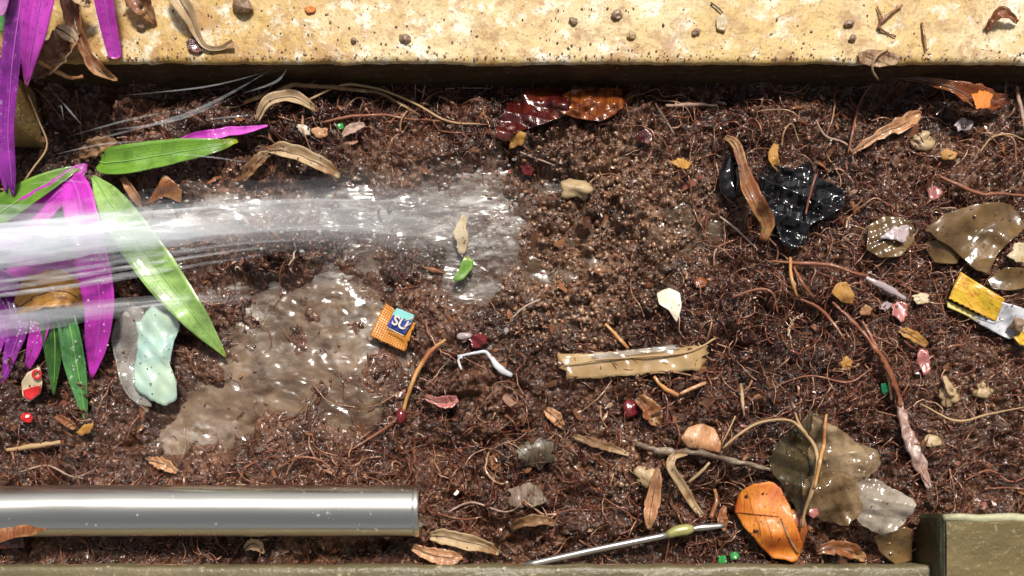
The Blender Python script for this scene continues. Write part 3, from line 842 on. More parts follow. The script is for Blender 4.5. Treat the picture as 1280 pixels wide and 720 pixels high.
# dirt grains on the pale kerb
def grit(N):
    v, f = ico()
    x = rng.uniform(-.66, .68, N); y = yk + .004 + np.where(rng.uniform(0, 1, N) < .5, rng.beta(.5, 5, N) * .03, rng.beta(.9, 1.6, N) * .10)
    s = np.clip(rng.lognormal(math.log(.0009), .5, N), .0004, .0018)
    P = v[None] * rng.uniform(.6, 1.3, (N, 12, 1)) * s[:, None, None] * np.array([1, 1, .6])
    V = P + np.stack([x, y, np.full(N, KZ + .0006)], -1)[:, None]
    F = (f[None] + (np.arange(N) * 12)[:, None, None]).reshape(-1, 3)
    geo('grit', V.reshape(-1, 3), F, MT['crumb'], attrs={'shade': np.repeat(rng.uniform(.35, .95, N), 12)}, kind='stuff', label='fine soil grit sprinkled over the pale kerb', smooth=False)
grit(900)

# ------------------------------------------------------------------ water lying and running on the soil
def water(name, B, base, amp, mat, foamB, wave, seed, thr=.22, kind='structure', label=None, level=None):
    x0 = min(c - 1.6 * rx for c, _, rx, _, _ in B); x1 = max(c + 1.6 * rx for c, _, rx, _, _ in B)
    y0 = min(c - 1.6 * ry for _, c, _, ry, _ in B); y1 = max(c + 1.6 * ry for _, c, _, ry, _ in B)
    X, Y = np.meshgrid(np.arange((x0 - 640) / 1000, (x1 - 640) / 1000, .002), np.arange((360 - y1) / 1000, (360 - y0) / 1000, .002))
    m = blobs(X, Y, B) + .35 * (fbm(X, Y, 40, 3, seed) - .5) + .55 * (fbm(X, Y, 16, 3, seed + 1) - .5)
    w = wave[0] * (fbm(X * wave[1], Y * wave[2], 60, 3, seed) - .5) + .4 * wave[0] * (fbm(X * wave[1], Y * wave[2], 190, 2, seed + 3) - .5)
    Z = (soil_lo(X, Y) if level is None else level) + base + amp * np.clip(m, 0, 1.2) + w
    F = grid_faces(*X.shape)
    keep = (m.ravel()[F] > thr).all(1)
    F = F[keep]
    used = np.unique(F); re = np.full(X.size, -1); re[used] = np.arange(len(used))
    V = np.stack([X, Y, Z], -1).reshape(-1, 3)[used]
    fo = np.clip(blobs(X, Y, foamB), 0, 1.2).ravel()[used]; ed = np.clip((m - thr) / .7, 0, 1).ravel()[used]; ed = ed * ed * (3 - 2 * ed)
    return geo(name, V, re[F], mat, attrs={'foam': fo, 'depth': ed}, kind=kind, label=label)
water('muddy_water', POOL, -.0078, .0016, MT['pool'], [(300, 430, 120, 60, .22), (450, 410, 60, 60, .3), (230, 545, 50, 30, .4), (330, 380, 60, 24, .5)], (.0075, .42, .58), 5, .16, level=0.0)
water('water', FLOW, -.0050, .0095, MT['flow'], [(590, 290, 85, 90, .95), (430, 255, 130, 30, 1.0), (280, 262, 110, 26, .9), (420, 345, 60, 30, .7), (300, 362, 80, 14, .7), (690, 236, 30, 14, .4)], (.0034, .35, 1.7), 7)
water('puddle', PUDD, -.0040, .0095, MT['puddle'], [(0, 0, 1, 1, 0)], (.0018, 1, 1), 9, .3)

# ------------------------------------------------------------------ metal pipe
def pipe():
    r = .0315
    z = .026
    yc = W(300, 638.5, z + .002)[1]
    xe = W(522, 638, z)[0]
    t = thing('metal_pipe', 'shiny chrome pipe with an open end lying along the lower kerb', 'pipe', (xe - .3, yc, z - r))
    xs = np.r_[np.linspace(-1.3, -.56, 12), np.linspace(-.54, xe, 40)]
    C = np.stack([xs, yc - .003 * np.clip((-.54 - xs) / .14, 0, 3) ** 1.3 , np.full(len(xs), z)], -1)
    R = np.full(len(xs), r)
    tube_raw('pipe_body', C, R, MT['chrome'], t, sides=64, cap=False)
    # rolled lip: a torus-like ring of revolution about the pipe's axis
    prof = [(xe - .004, r + .0002), (xe - .003, r + .0012), (xe + .001, r + .0014), (xe + .0035, r + .0004), (xe + .0038, r - .0016), (xe + .001, r - .0028), (xe - .06, r - .0030)]
    a = np.linspace(0, 2 * math.pi, 64, endpoint=False)
    V = np.array([[(px, yc + pr * math.cos(k), z + pr * math.sin(k)) for k in a] for px, pr in prof]).reshape(-1, 3)
    geo('pipe_lip', V, grid_faces(len(prof), 64, wrap=True), MT['chrome'], t)
    # droplets clinging to it
    v, f = ico(); n = 60
    px = rng.uniform(-.6, xe - .004, n); px = np.where(rng.uniform(0, 1, n) < .6, rng.uniform(-.25, xe - .004, n), px)
    an = rng.uniform(.25, 2.5, n); s = np.clip(rng.lognormal(math.log(.0010), .4, n), .0005, .0024)
    V = v[None] * s[:, None, None] + np.stack([px, yc + np.cos(an) * r, z + np.sin(an) * r], -1)[:, None]
    geo('water_drops', V.reshape(-1, 3), (f[None] + (np.arange(n) * 12)[:, None, None]).reshape(-1, 3), MT['drop'], t, kind='stuff')
    return t
pipe()

rod = thing('metal_rod', 'thin grey metal rod with an olive fitting lying near the lower kerb', 'rod', on_soil(750, 685, .004))
twig('rod_tube', [(655, 707, .012), (745, 687, .013), (838, 668, .013)], 4.2, MT['greymetal'], rod, n=14, absz=True, noise=0, sides=16, ry=1)
twig('fitting', [(834, 669, .013), (846, 664, .013), (858, 662, .013), (866, 661, .013)], [5.0, 7.2, 7.4, 5], MT['fitting'], rod, n=10, absz=True, noise=.05, sides=8, ry=1)
twig('rod_tip', [(864, 661.5, .013), (882, 659, .013), (905, 657, .011)], [3.6, 4.4, 3], MT['greymetal'], rod, n=10, absz=True, noise=.25, sides=12, ry=1)

# ------------------------------------------------------------------ purple-leaved plants
p1 = thing('purple_plant', 'purple leaved plant hanging over the kerb in the upper left corner', 'plant', W(30, -60, KZ))
blade('leaf', [(62, -90, .135, 15), (52, -10, .12, 21), (44, 40, .105, 17), (36, 85, .085, 8), (33, 108, .075, 1.5)], MT['purple_tip'], p1, absz=True, cup=.35, rib=MT['mid_rib'], wav=.08, seed=1, label='broad magenta leaf with a dry brown tip')
blade('leaf', [(36, -80, .10, 13), (26, 0, .10, 13), (16, 80, .085, 12), (10, 160, .06, 10), (14, 215, .045, 7), (17, 248, .03, 1)], MT['violet'], p1, absz=True, cup=.45, rib=MT['mid_rib'], wav=.1, seed=2, label='long narrow violet leaf hanging down')
blade('leaf', [(118, -80, .11, 11), (130, -5, .09, 12), (137, 35, .075, 10.5), (144, 68, .063, 8), (145, 74, .062, 3)], MT['purple_tip'], p1, absz=True, cup=.3, rib=MT['mid_rib'], seed=3, label='narrow magenta leaf lying on the kerb')
blade('leaf', [(2, -60, .12, 12), (4, -20, .115, 12), (3, 10, .11, 6), (2, 20, .108, 1)], MT['pink'], p1, absz=True, seed=4, label='pale pink leaf tip at the corner')
blade('leaf', [(-20, -30, .09, 10), (-2, 10, .088, 9), (2, 40, .084, 2)], MT['midgreen'], p1, absz=True, seed=5, label='green leaf tip at the left edge')
blade('leaf', [(-40, 40, .07, 9), (-10, 110, .06, 11), (0, 190, .05, 9), (8, 240, .035, 1)], MT['violet'], p1, absz=True, seed=6, cup=.4)

for a, b in (((30, -120, KZ), (62, -88, .134)), ((26, -120, KZ), (36, -78, .101)), ((34, -122, KZ), (118, -78, .109)), ((22, -118, KZ), (3, -58, .119)), ((20, -112, KZ), (-20, -28, .09)), ((14, -100, KZ), (-40, 42, .069))):
    twig('stem', [a, ((a[0] * 2 + b[0]) / 3, (a[1] * 2 + b[1]) / 3, b[2] * .8), b], [6, 5, 4], MT['midgreen'], p1, absz=True, n=12, noise=.2, sides=8)
p2 = thing('purple_plant', 'purple and green rosette plant under the water jet at the left edge', 'plant', on_soil(20, 330, 0))
G = MT['mid_ribg']
blade('leaf', [(-60, 300, .02, 16), (-10, 272, .028, 18), (40, 240, .03, 15), (80, 218, .026, 8), (102, 208, .02, 1)], MT['green'], p2, under=MT['purple'], absz=True, cup=.3, rib=G, seed=7, label='green topped leaf pointing up right')
blade('leaf', [(-10, 310, .016, 20), (40, 268, .022, 20, -10), (75, 240, .026, 16), (98, 215, .022, 9), (108, 205, .018, 2)], MT['purple'], p2, absz=True, cup=.25, rib=MT['mid_rib'], wav=.1, seed=8, label='magenta leaf beside the green one')
blade('leaf', [(86, 222, .022, 8), (97, 240, .034, 19), (108, 290, .046, 21), (120, 340, .046, 21), (126, 385, .038, 19), (121, 435, .024, 13), (114, 474, .012, 1)], MT['purple'], p2, absz=True, cup=.3, rib=MT['mid_rib'], wav=.08, seed=9, label='large bright magenta leaf arching down')
blade('leaf', [(10, 330, .03, 17), (60, 335, .04, 20), (100, 345, .04, 12), (118, 352, .036, 2)], MT['purple'], p2, absz=True, cup=.3, seed=10, rib=MT['mid_rib'])
blade('leaf', [(50, 330, .02, 10), (66, 400, .026, 13), (69, 440, .02, 11), (67, 494, .008, .8)], MT['dkgreen'], p2, absz=True, cup=.5, rib=G, seed=11, label='short dark green leaf')
blade('leaf', [(60, 330, .02, 9), (85, 400, .028, 12), (95, 450, .022, 13.5), (103, 495, .014, 8), (108, 529, .008, .8)], MT['midgreen'], p2, absz=True, cup=.5, rib=G, seed=12, label='long glossy green leaf')
blade('leaf', [(30, 340, .022, 9), (52, 395, .028, 12), (44, 435, .02, 9), (31, 470, .01, .8)], MT['purple'], p2, absz=True, cup=.4, rib=MT['mid_rib'], seed=13)
blade('leaf', [(10, 340, .022, 9), (26, 400, .026, 12), (16, 440, .018, 9), (2, 484, .01, .8)], MT['violet'], p2, absz=True, cup=.45, rib=MT['mid_rib'], seed=14)
blade('leaf', [(-20, 350, .022, 9), (4, 400, .024, 11), (-2, 430, .018, 8), (-12, 465, .01, .8)], MT['violet'], p2, absz=True, cup=.45, seed=15)
blade('leaf', [(-40, 345, .03, 14), (-5, 350, .036, 16), (20, 362, .034, 9), (34, 372, .03, 1)], MT['violet'], p2, absz=True, cup=.4, seed=16)
# droplets on the plant's leaves
v, f = ico(); n = 60
pp = np.array([on_soil(*(random.choice([(random.uniform(108, 135), random.uniform(250, 440), .047), (random.uniform(88, 102), random.uniform(420, 480), .024), (random.uniform(20, 50), random.uniform(400, 430), .026)]))) for _ in range(n)])
Vd = v[None] * rng.uniform(.0008, .0020, (n, 1, 1)) * np.array([1, 1, .6]) + pp[:, None]

blade('fallen_leaf', [(126, 203, .010, 8), (134, 204, .013, 15), (160, 201, .017, 18), (215, 192, .018, 15.5), (262, 184, .014, 10), (298, 177, .010, 3)], MT['green'], None, under=MT['purple'], cup=.35, rib=G, seed=20, label='fresh green leaf with a cut left end lying on wet soil below the kerb', cat='leaf')
blade('fallen_leaf', [(222, 176, .007, 2), (255, 170, .010, 6), (300, 164, .011, 5), (335, 157, .008, 1)], MT['purple'], None, cup=.3, seed=21, label='thin purple leaf sliver just above the fresh green leaf', cat='leaf')
blade('fallen_leaf', [(118, 222, .010, 3), (140, 255, .022, 19), (175, 305, .034, 24), (212, 355, .033, 23), (248, 402, .022, 15), (272, 432, .012, 6), (283, 447, .008, .8)], MT['pale'], None, under=MT['purple'], cup=.28, rib=MT['mid_ribg'], seed=22, wav=.05, label='pale bright green leaf slanting down right under the water jet', cat='leaf')

# dead leaves around the plants and on the kerb
blade('dead_leaf', [(42, 100, KZ + .006, 4), (62, 82, KZ + .012, 13), (82, 58, KZ + .014, 17), (98, 36, KZ + .010, 6)], MT['brown'], None, absz=True, cup=.6, wav=.5, seed=30, label='crumpled brown dead leaf beside the broad magenta leaf tip', cat='leaf')
blade('dead_leaf', [(70, 34, KZ + .020, 4), (84, 42, KZ + .022, 8.5), (97, 52, KZ + .018, 4)], MT['cream'], None, absz=True, wav=.2, seed=31, label='small cream leaf scrap on the crumpled brown leaf', cat='leaf')
blade('dead_leaf', [(80, -30, KZ + .02, 10), (91, 10, KZ + .018, 11), (98, 40, KZ + .016, 8), (108, 62, KZ + .010, 7), (122, 86, KZ + .004, 7), (138, 97, KZ - .008, 4), (147, 100, KZ - .012, 1)], MT['brown2'], None, absz=True, cup=.8, wav=.45, seed=32, label='long twisted brown leaf hanging over the kerb edge', cat='leaf')
blade('dead_leaf', [(90, -10, KZ + .03, 8), (104, 0, KZ + .03, 8), (112, 6, KZ + .022, 3)], MT['tan'], None, absz=True, cup=.6, wav=.4, seed=33, label='curled tan leaf end at the top of the twisted leaf', cat='leaf')
twig('dry_twig', [(48, 78, KZ + .016), (68, 88, KZ + .010), (88, 97, KZ + .002), (104, 96, KZ - .004)], [2.5, 2.6, 2.2, 2.0], MT['orangeroot'], None, absz=True, label='short orange brown stem curving over the kerb edge by the leaf tip', cat='stem')
blade('dead_leaf', [(-14, 58, KZ + .01, 5), (0, 66, KZ + .008, 7), (10, 72, KZ + .004, 1)], MT['brown2'], None, absz=True, wav=.3, seed=34, label='red brown leaf tip at the left edge on the kerb', cat='leaf')
blade('dead_leaf', [(158, -20, KZ + .02, 9), (172, 2, KZ + .018, 13), (185, 16, KZ + .010, 9), (194, 31, KZ + .003, 1)], MT['brown2'], None, absz=True, cup=.5, wav=.4, seed=35, label='red brown pointed leaf at the top edge of the kerb', cat='leaf')
blade('dead_leaf', [(212, -25, KZ + .02, 9), (226, 2, KZ + .018, 11), (238, 22, KZ + .012, 8), (247, 44, KZ + .006, 4), (258, 59, KZ + .004, 3), (275, 61, KZ + .003, 2.5), (292, 54, KZ + .006, 4)], MT['tan'], None, absz=True, cup=.8, wav=.3, seed=36, label='tan ribbon leaf bent like a hook on the kerb', cat='leaf')
sheet('dead_leaf', [(232, 52), (240, 45), (250, 50), (254, 62), (246, 66), (236, 63)], MT['winered'], None, absz=KZ + .002, crumple=.004, fs=90, seed=37, label='dark red leaf crumb beside the hooked tan leaf', cat='leaf')
lump('pebble', W(302, 7, KZ + .006), .0115, MT['stone'], None, noise=.3, seed=3, squash=(1.05, .9, .7), label='dark square pebble on the kerb near the top edge', cat='pebble')
lump('pebble', W(175, 33, KZ + .003), .0052, MT['stone'], None, noise=.3, seed=5, label='small brown pebble below the pointed leaf on the kerb', cat='pebble')
lump('pebble', W(442, 50, KZ + .002), .0036, MT['stone'], None, noise=.3, seed=6, label='tiny black pebble on the yellow part of the kerb', cat='pebble')
sheet('leaf_scrap', [(380, 10), (388, 7), (395, 10), (393, 15), (384, 16)], MT['orange'], None, absz=KZ + .002, crumple=.003, fs=120, seed=38, nseg=24, rings=4, label='bright orange leaf scrap near the top of the kerb', cat='leaf scrap')
for (x, y, r, sd_, nm) in ((716, 26, 4.5, 1, 'brown clod left of centre on the white kerb'), (772, 19, 5.5, 2, 'largest brown clod on the white kerb'), (870, 40, 5, 3, 'brown clod above the kerb edge by the cream scrap'),
                     (1061, 29, 5, 4, 'greyish clod right of centre on the kerb'), (1066, 48, 4.5, 5, 'reddish clod just below the greyish clod'), (790, 44, 5, 6, 'pale brown clod low on the white kerb'), (505, 48, 6, 7, 'dark grainy clod on the mottled middle of the kerb')):
    lump('soil_clod', W(x, y, KZ + .002), r / 1000, MT['stone'] if sd_ not in (6,) else MT['buffstone'], None, noise=.5, seed=sd_ + 10, squash=(1.1, .9, .6), label=nm, cat='clod')
sheet('leaf_scrap', [(896, 22), (905, 16), (910, 28), (906, 40), (896, 36)], MT['cream'], None, absz=KZ + .002, crumple=.003, fs=90, seed=39, nseg=24, rings=4, label='cream leaf scrap on the white kerb', cat='leaf scrap')
twig('twig', [(888, 3, KZ + .002), (898, 10, KZ + .003), (906, 19, KZ + .002)], [.8, 1.2, .8], MT['darkroot'], None, absz=True, n=10, label='thin dark twig above the cream scrap on the kerb', cat='twig')
# brown rootlets lying on the right half of the kerb
rt = thing('dry_rootlet', 'branching brown rootlet lying on the right part of the kerb', 'root', W(1110, 28, KZ))
twig('root_strand', [(1128, 6, KZ + .003), (1112, 18, KZ + .005), (1099, 34, KZ + .003), (1120, 46, KZ + .002)], [1.4, 1.8, 1.6, 1], MT['brown2'], rt, absz=True)
twig('root_strand', [(1096, 8, KZ + .003), (1102, 22, KZ + .005), (1097, 36, KZ + .003)], [1, 1.5, 1], MT['brown2'], rt, absz=True)
twig('twig', [(1152, 28, KZ + .002), (1155, 45, KZ + .003), (1158, 64, KZ + .002)], [1.2, 1.8, 1.0], MT['brown2'], None, absz=True, n=10, label='short upright brown twig right of the branching rootlet', cat='twig')
blade('dead_leaf', [(1233, 38, KZ + .003, 2), (1240, 25, KZ + .008, 5), (1254, 17, KZ + .010, 6), (1272, 28, KZ + .004, 2)], MT['brown2'], None, absz=True, cup=.8, wav=.6, seed=40, label='crumpled red brown leaf near the right end of the kerb', cat='leaf')
sheet('soil_clod', [(1072, 66), (1085, 62), (1108, 63), (1126, 70), (1122, 80), (1100, 84), (1076, 80)], MT['brown'], None, absz=KZ + .001, crumple=.006, fs=110, seed=41, label='brown crumbly patch of soil on the kerb edge at right', cat='clod')
twig('root', [(1098, 100, KZ - .01), (1090, 86, KZ + .006), (1096, 70, KZ + .012), (1110, 62, KZ + .004)], [1.0, 1.5, 1.3, .8], MT['tan'], None, absz=True, label='pale root looping over the kerb edge at right', cat='root')

# ------------------------------------------------------------------ leaves and litter on the soil
blade('dead_leaf', [(337, 188, .008, 4), (352, 188, .013, 8), (380, 197, .014, 9), (405, 208, .011, 8), (425, 222, .006, 2)], MT['tan'], None, cup=.7, wav=.35, seed=50, label='tan striped dead leaf curving down left of the running water', cat='leaf')
blade('dead_leaf', [(338, 191, .008, 3), (325, 200, .009, 7), (312, 214, .007, 7), (304, 226, .004, 2)], MT['brown'], None, cup=.6, wav=.4, seed=51, label='brown dead leaf at the left end of the tan striped leaf', cat='leaf')
blade('dead_leaf', [(322, 152, .006, 3), (333, 130, .018, 6), (352, 122, .022, 7), (375, 125, .018, 7), (397, 139, .007, 2)], MT['tan'], None, cup=.6, wav=.2, seed=52, label='arched tan grass blade under the kerb at left', cat='leaf')
tg = [(305, 129, .010), (343, 116, .018), (367, 107, .022), (410, 109, .022), (450, 113, .018), (487, 123, .012), (523, 143, .006)]
twig('grass_stalk', tg, [2.6, 3.4, 3, 2.6, 2.4, 2, 1.2], MT['brown'], None, ry=.4, label='long brown grass stalk arching along the foot of the kerb', cat='stalk')
twig('grass_stalk', [(380, 128, .012), (430, 106, .02), (470, 112, .016), (520, 130, .012), (560, 152, .007), (600, 155, .005)], [1.2, 1.8, 1.6, 1.4, 1.2, .8], MT['straw'], None, ry=.5, label='thinner pale stalk crossing the long brown stalk under the kerb', cat='stalk')
twig('root', [(402, 154), (425, 148, .008), (450, 145, .010), (480, 144, .008), (508, 149)], [1.4, 2, 1.8, 1.6, 2.2], MT['redroot'], None, label='red brown root lying below the arching stalks', cat='root')
twig('twig', [(508, 149), (560, 152, .006), (610, 156)], [1.2, 1.1, .7], MT['redroot'], None, label='thin straight twig continuing right from the red brown root', cat='twig')
sheet('leaf_scrap', [(390, 162), (397, 158), (408, 161), (408, 171), (394, 172)], MT['peach'], None, crumple=.003, fs=90, seed=53, nseg=28, rings=4, off=.007, label='orange leaf scrap below the arched tan blade', cat='leaf scrap')
sheet('leaf_scrap', [(370, 158), (378, 155), (387, 160), (388, 169), (379, 170)], MT['whitebit'], None, crumple=.003, fs=90, seed=54, nseg=28, rings=4, off=.007, label='white scrap left of the orange scrap', cat='scrap')
sheet('leaf_scrap', [(420, 156), (427, 153), (431, 159), (425, 162)], MT['greenplastic'], None, crumple=.002, fs=90, seed=55, nseg=20, rings=3, off=.007, label='tiny green scrap right of the orange scrap', cat='scrap')
blade('dead_leaf', [(428, 170, .006, 2), (440, 162, .010, 6), (456, 156, .006, 2)], MT['pinkroot'], None, cup=.6, wav=.4, seed=56, label='small curled greyish leaf right of the tiny green scrap', cat='leaf')
sheet('dead_leaf', [(182, 256), (192, 240), (205, 218), (215, 224), (227, 238), (226, 254), (206, 246)], MT['brown2'], None, crumple=.008, fs=40, off=.007, seed=57, label='triangular brown leaf beside the base of the pale green leaf', cat='leaf')
blade('dead_leaf', [(153, 222, .008, 3), (161, 234, .014, 5), (170, 248, .012, 5), (177, 260, .006, 1)], MT['peach'], None, cup=.5, wav=.2, seed=58, label='narrow pinkish brown leaf below the fresh green leaf', cat='leaf')
blade('dead_leaf', [(100, 196, .006, 3), (116, 188, .014, 10), (135, 180, .010, 8), (146, 176, .005, 2)], MT['brown'], None, cup=.7, wav=.5, seed=59, label='curled brown leaf left of the fresh green leaf', cat='leaf')
blade('dead_leaf', [(22, 385, .03, 8), (48, 368, .050, 21), (80, 364, .050, 22), (110, 380, .03, 7)], MT['ochre'], None, absz=True, cup=.4, wav=.3, seed=60, label='ochre dead leaf in the middle of the left rosette behind the water', cat='leaf')
twig('dry_twig', [(35, 118, .06), (48, 150, .04), (59, 182, .028), (42, 210, .024), (20, 240, .024), (-4, 268, .024)], [.8, 1.0, 1.3, 1.3, 1.3, 1.2], MT['straw'], None, absz=True, label='thin pale bent stem in front of the dark corner at left', cat='stem')
twig('dry_twig', [(43, 110, .05), (60, 126, .03), (78, 150, .016)], [.5, .7, .5], MT['darkroot'], None, absz=True, n=10, label='hair thin dark stem right of the pale bent stem', cat='stem')

# wine red wet leaves below the kerb
sheet('wet_leaf', [(620, 160), (636, 130), (658, 112), (690, 108), (712, 118), (716, 135), (700, 148), (672, 157), (645, 165), (632, 178), (620, 172)], MT['winered'], None, off=.003, crumple=.018, fs=40, seed=61, dome=.0, jag=.08, rings=26, nseg=120, label='large dark wine red wet leaf below the middle of the kerb', cat='leaf')
sheet('wet_leaf', [(694, 128), (710, 113), (745, 108), (778, 112), (782, 130), (770, 142), (750, 152), (722, 148), (702, 142)], MT['amber'], None, off=.005, crumple=.018, fs=44, seed=62, dome=.0, jag=.09, rings=24, nseg=110, label='amber brown wet leaf overlapping the wine red leaf', cat='leaf')
sheet('leaf_scrap', [(630, 168), (642, 160), (656, 166), (654, 180), (640, 186)], MT['ochre'], None, off=.011, crumple=.005, fs=50, seed=63, nseg=32, rings=5, label='ochre leaf scrap at the lower left of the wine red leaf', cat='leaf scrap')
sheet('leaf_scrap', [(795, 168), (806, 160), (816, 170), (812, 180), (800, 178)], MT['winered'], None, off=.007, crumple=.006, fs=60, seed=64, nseg=32, rings=5, label='dark red shiny leaf scrap right of the amber leaf', cat='leaf scrap')
sheet('leaf_scrap', [(650, 208), (660, 204), (667, 212), (664, 220), (654, 219)], MT['berry'], None, off=.006, crumple=.004, fs=80, seed=65, nseg=28, rings=4, label='small red scrap above the splash', cat='leaf scrap')
lump('soil_clod', on_soil(722, 236, .006), .017, MT['buffstone'], None, sub=3, noise=.5, seed=22, squash=(1.1, .8, .6), label='buff soil clod right of the splash tip', cat='clod')
sheet('leaf_scrap', [(838, 202), (850, 196), (864, 203), (860, 211), (846, 209)], MT['ochre'], None, off=.007, crumple=.004, fs=70, seed=66, nseg=28, rings=4, label='yellow orange leaf scrap above the shiny puddle', cat='leaf scrap')
twig('twig', [(832, 133, .006), (862, 131, .007), (896, 132, .006)], [1.8, 2.4, 1.6], MT['pinkroot'], None, label='pale pinkish stick lying level under the kerb', cat='twig')
twig('twig', [(819, 130, .008), (830, 147, .008), (843, 168, .006)], [1, 1.3, .9], MT['darkroot'], None, label='short slanted twig left of the pale level stick', cat='twig')

# black plastic
bp = sheet('black_plastic', [(948, 216), (968, 204), (992, 212), (1012, 200), (1024, 222), (1052, 236), (1056, 256), (1030, 272), (1012, 282), (1004, 306), (982, 314), (974, 296), (964, 268), (952, 244)], MT['black'], None, off=.003, crumple=.030, fs=42, seed=70, dome=.003, jag=.07, rings=30, nseg=150, label='crumpled shiny black plastic bag piece in the soil', cat='plastic')
sheet('black_plastic', [(902, 205), (912, 192), (924, 200), (926, 222), (920, 246), (906, 244), (898, 226)], MT['black'], None, off=.009, crumple=.012, fs=40, seed=71, dome=.006, rings=10, label='small glossy black plastic scrap left of the reddish curled leaf', cat='plastic')
blade('dead_leaf', [(906, 172, .008, 3), (918, 182, .014, 5), (928, 212, .022, 6), (936, 240, .026, 10), (946, 262, .024, 11), (956, 282, .018, 9), (952, 302, .010, 4)], MT['brown2'], None, cup=.9, wav=.35, seed=72, label='long curled reddish leaf beside the black plastic', cat='leaf')
blade('dead_leaf', [(970, 180, .014, 3), (966, 196, .018, 6), (974, 213, .014, 4)], MT['ochre'], None, cup=.4, wav=.2, seed=73, label='small orange brown leaf above the black plastic', cat='leaf')
twig('twig', [(977, 184, .012), (980, 165, .016), (990, 155, .016), (998, 178, .012)], .9, MT['straw'], None, label='thin looped straw above the black plastic', cat='twig')
twig('twig', [(1020, 218, .030), (1012, 245, .030), (1007, 268, .026)], [1.2, 1.5, 1.2], MT['redroot'], None, label='reddish twig lying across the black plastic', cat='twig')

# right edge
blade('dead_leaf', [(1122, 97, .020, 1.5), (1165, 104, .026, 5), (1195, 112, .026, 9), (1218, 124, .024, 15), (1240, 128, .020, 11), (1258, 124, .014, 4)], MT['amber'], None, cup=.6, wav=.35, seed=74, label='orange brown cone shaped leaf under the kerb at right', cat='leaf')
sheet('leaf_scrap', [(1214, 118), (1226, 112), (1240, 118), (1238, 132), (1222, 138)], MT['orange'], None, off=.036, crumple=.006, fs=60, seed=75, nseg=32, rings=5, label='bright orange scrap on the cone shaped leaf', cat='leaf scrap')
sheet('petal', [(1192, 155), (1203, 146), (1216, 152), (1215, 162), (1198, 165)], MT['lilac'], None, off=.007, crumple=.006, fs=60, seed=76, nseg=32, rings=5, label='pale lilac petal below the cone shaped leaf', cat='petal')
sheet('leaf_scrap', [(1174, 192), (1184, 186), (1197, 192), (1192, 200), (1178, 200)], MT['ochre'], None, off=.007, crumple=.004, fs=60, seed=77, nseg=28, rings=4, label='yellowish scrap below the lilac petal', cat='leaf scrap')
blade('dead_leaf', [(1064, 192, .006, 2), (1084, 178, .010, 4), (1105, 166, .012, 6), (1130, 155, .011, 9), (1150, 143, .006, 4)], MT['peach'], None, cup=.5, wav=.6, seed=78, label='ragged peach coloured leaf strip upper right', cat='leaf')
twig('root', [(1172, 220, .006), (1200, 232, .010), (1225, 243, .012), (1250, 242, .010), (1284, 246, .008)], [1.5, 2.4, 2.2, 1.8, 1.6], MT['redroot'], None, label='red brown root above the large brown film', cat='root')
twig('twig', [(1270, 108, .012), (1276, 135, .014), (1282, 165, .010)], [2, 2.4, 2], MT['pinkroot'], None, label='upright pinkish twig at the right edge below the kerb', cat='twig')
sheet('leaf_scrap', [(1160, 238), (1168, 232), (1178, 240), (1172, 250), (1163, 248)], MT['petal'], None, off=.007, crumple=.004, fs=70, seed=79, nseg=28, rings=4, label='reddish scrap above the brown film', cat='leaf scrap')

sheet('plastic_film', [(1158, 288), (1180, 268), (1220, 254), (1266, 256), (1284, 282), (1262, 304), (1248, 318), (1235, 342), (1214, 334), (1190, 310)], MT['brownfilm'], None, off=.007, crumple=.018, fs=30, seed=80, jag=.05, rings=30, nseg=120, label='large folded brown plastic film at the right edge', cat='plastic film')
sheet('plastic_film', [(1086, 282), (1104, 270), (1128, 272), (1142, 282), (1143, 302), (1126, 320), (1100, 322), (1084, 312)], MT['brownfilm'], None, off=.004, crumple=.018, fs=36, seed=81, rings=22, nseg=90, label='small brown film piece with a white crease left of the large film', cat='plastic film')
sheet('film_scrap', [(1100, 298), (1118, 282), (1136, 284), (1134, 302), (1112, 300)], MT['lilac'], None, off=.019, crumple=.004, fs=50, seed=82, nseg=36, rings=5, label='whitish film scrap on the small brown film', cat='plastic film')
sheet('plastic_film', [(1154, 305), (1172, 300), (1200, 318), (1196, 330), (1168, 328)], MT['brownfilm'], None, off=.006, crumple=.006, fs=30, seed=83, label='flat brown film under the lower left of the large film', cat='plastic film')
sheet('plastic_film', [(1234, 350), (1256, 334), (1290, 336), (1290, 358), (1262, 363), (1240, 361)], MT['brownfilm'], None, off=.008, crumple=.006, fs=26, seed=84, label='brown film above the yellow wrapper', cat='plastic film')
sheet('film_scrap', [(1258, 318), (1272, 302), (1290, 308), (1290, 332), (1270, 328)], MT['cream'], None, off=.014, crumple=.006, fs=40, seed=85, nseg=36, rings=6, label='cream folded scrap at the right edge below the large film', cat='scrap')

yw = thing('candy_wrapper', 'torn yellow wrapper with a clear white end at the right edge', 'wrapper', on_soil(1230, 385, .004))
qsheet('printed_panel', [(1184, 374), (1200, 340), (1256, 374), (1244, 402)], MT['yellowwrap'], yw, off=.009, crumple=.005, fs=45, seed=86, zig=.05, nu=24, nv=18, arch=.004)
qsheet('edge_strip', [(1183, 376), (1243, 403), (1246, 412), (1184, 384)], mat_plain('pale_yellow_edge', (.66, .56, .18), .3, 0, .4, 80, .4), yw, off=.008, crumple=.003, fs=45, seed=87, nu=22, nv=6)
sheet('clear_end', [(1206, 393), (1243, 405), (1250, 378), (1262, 380), (1290, 390), (1290, 412), (1262, 424), (1240, 414)], MT['white'], yw, off=.006, crumple=.010, fs=40, seed=88, jag=.06)
sheet('corner_print', [(1266, 420), (1284, 412), (1292, 420), (1290, 434), (1274, 430)], MT['yellowwrap'], yw, off=.012, crumple=.004, fs=50, seed=89, nseg=32, rings=5)
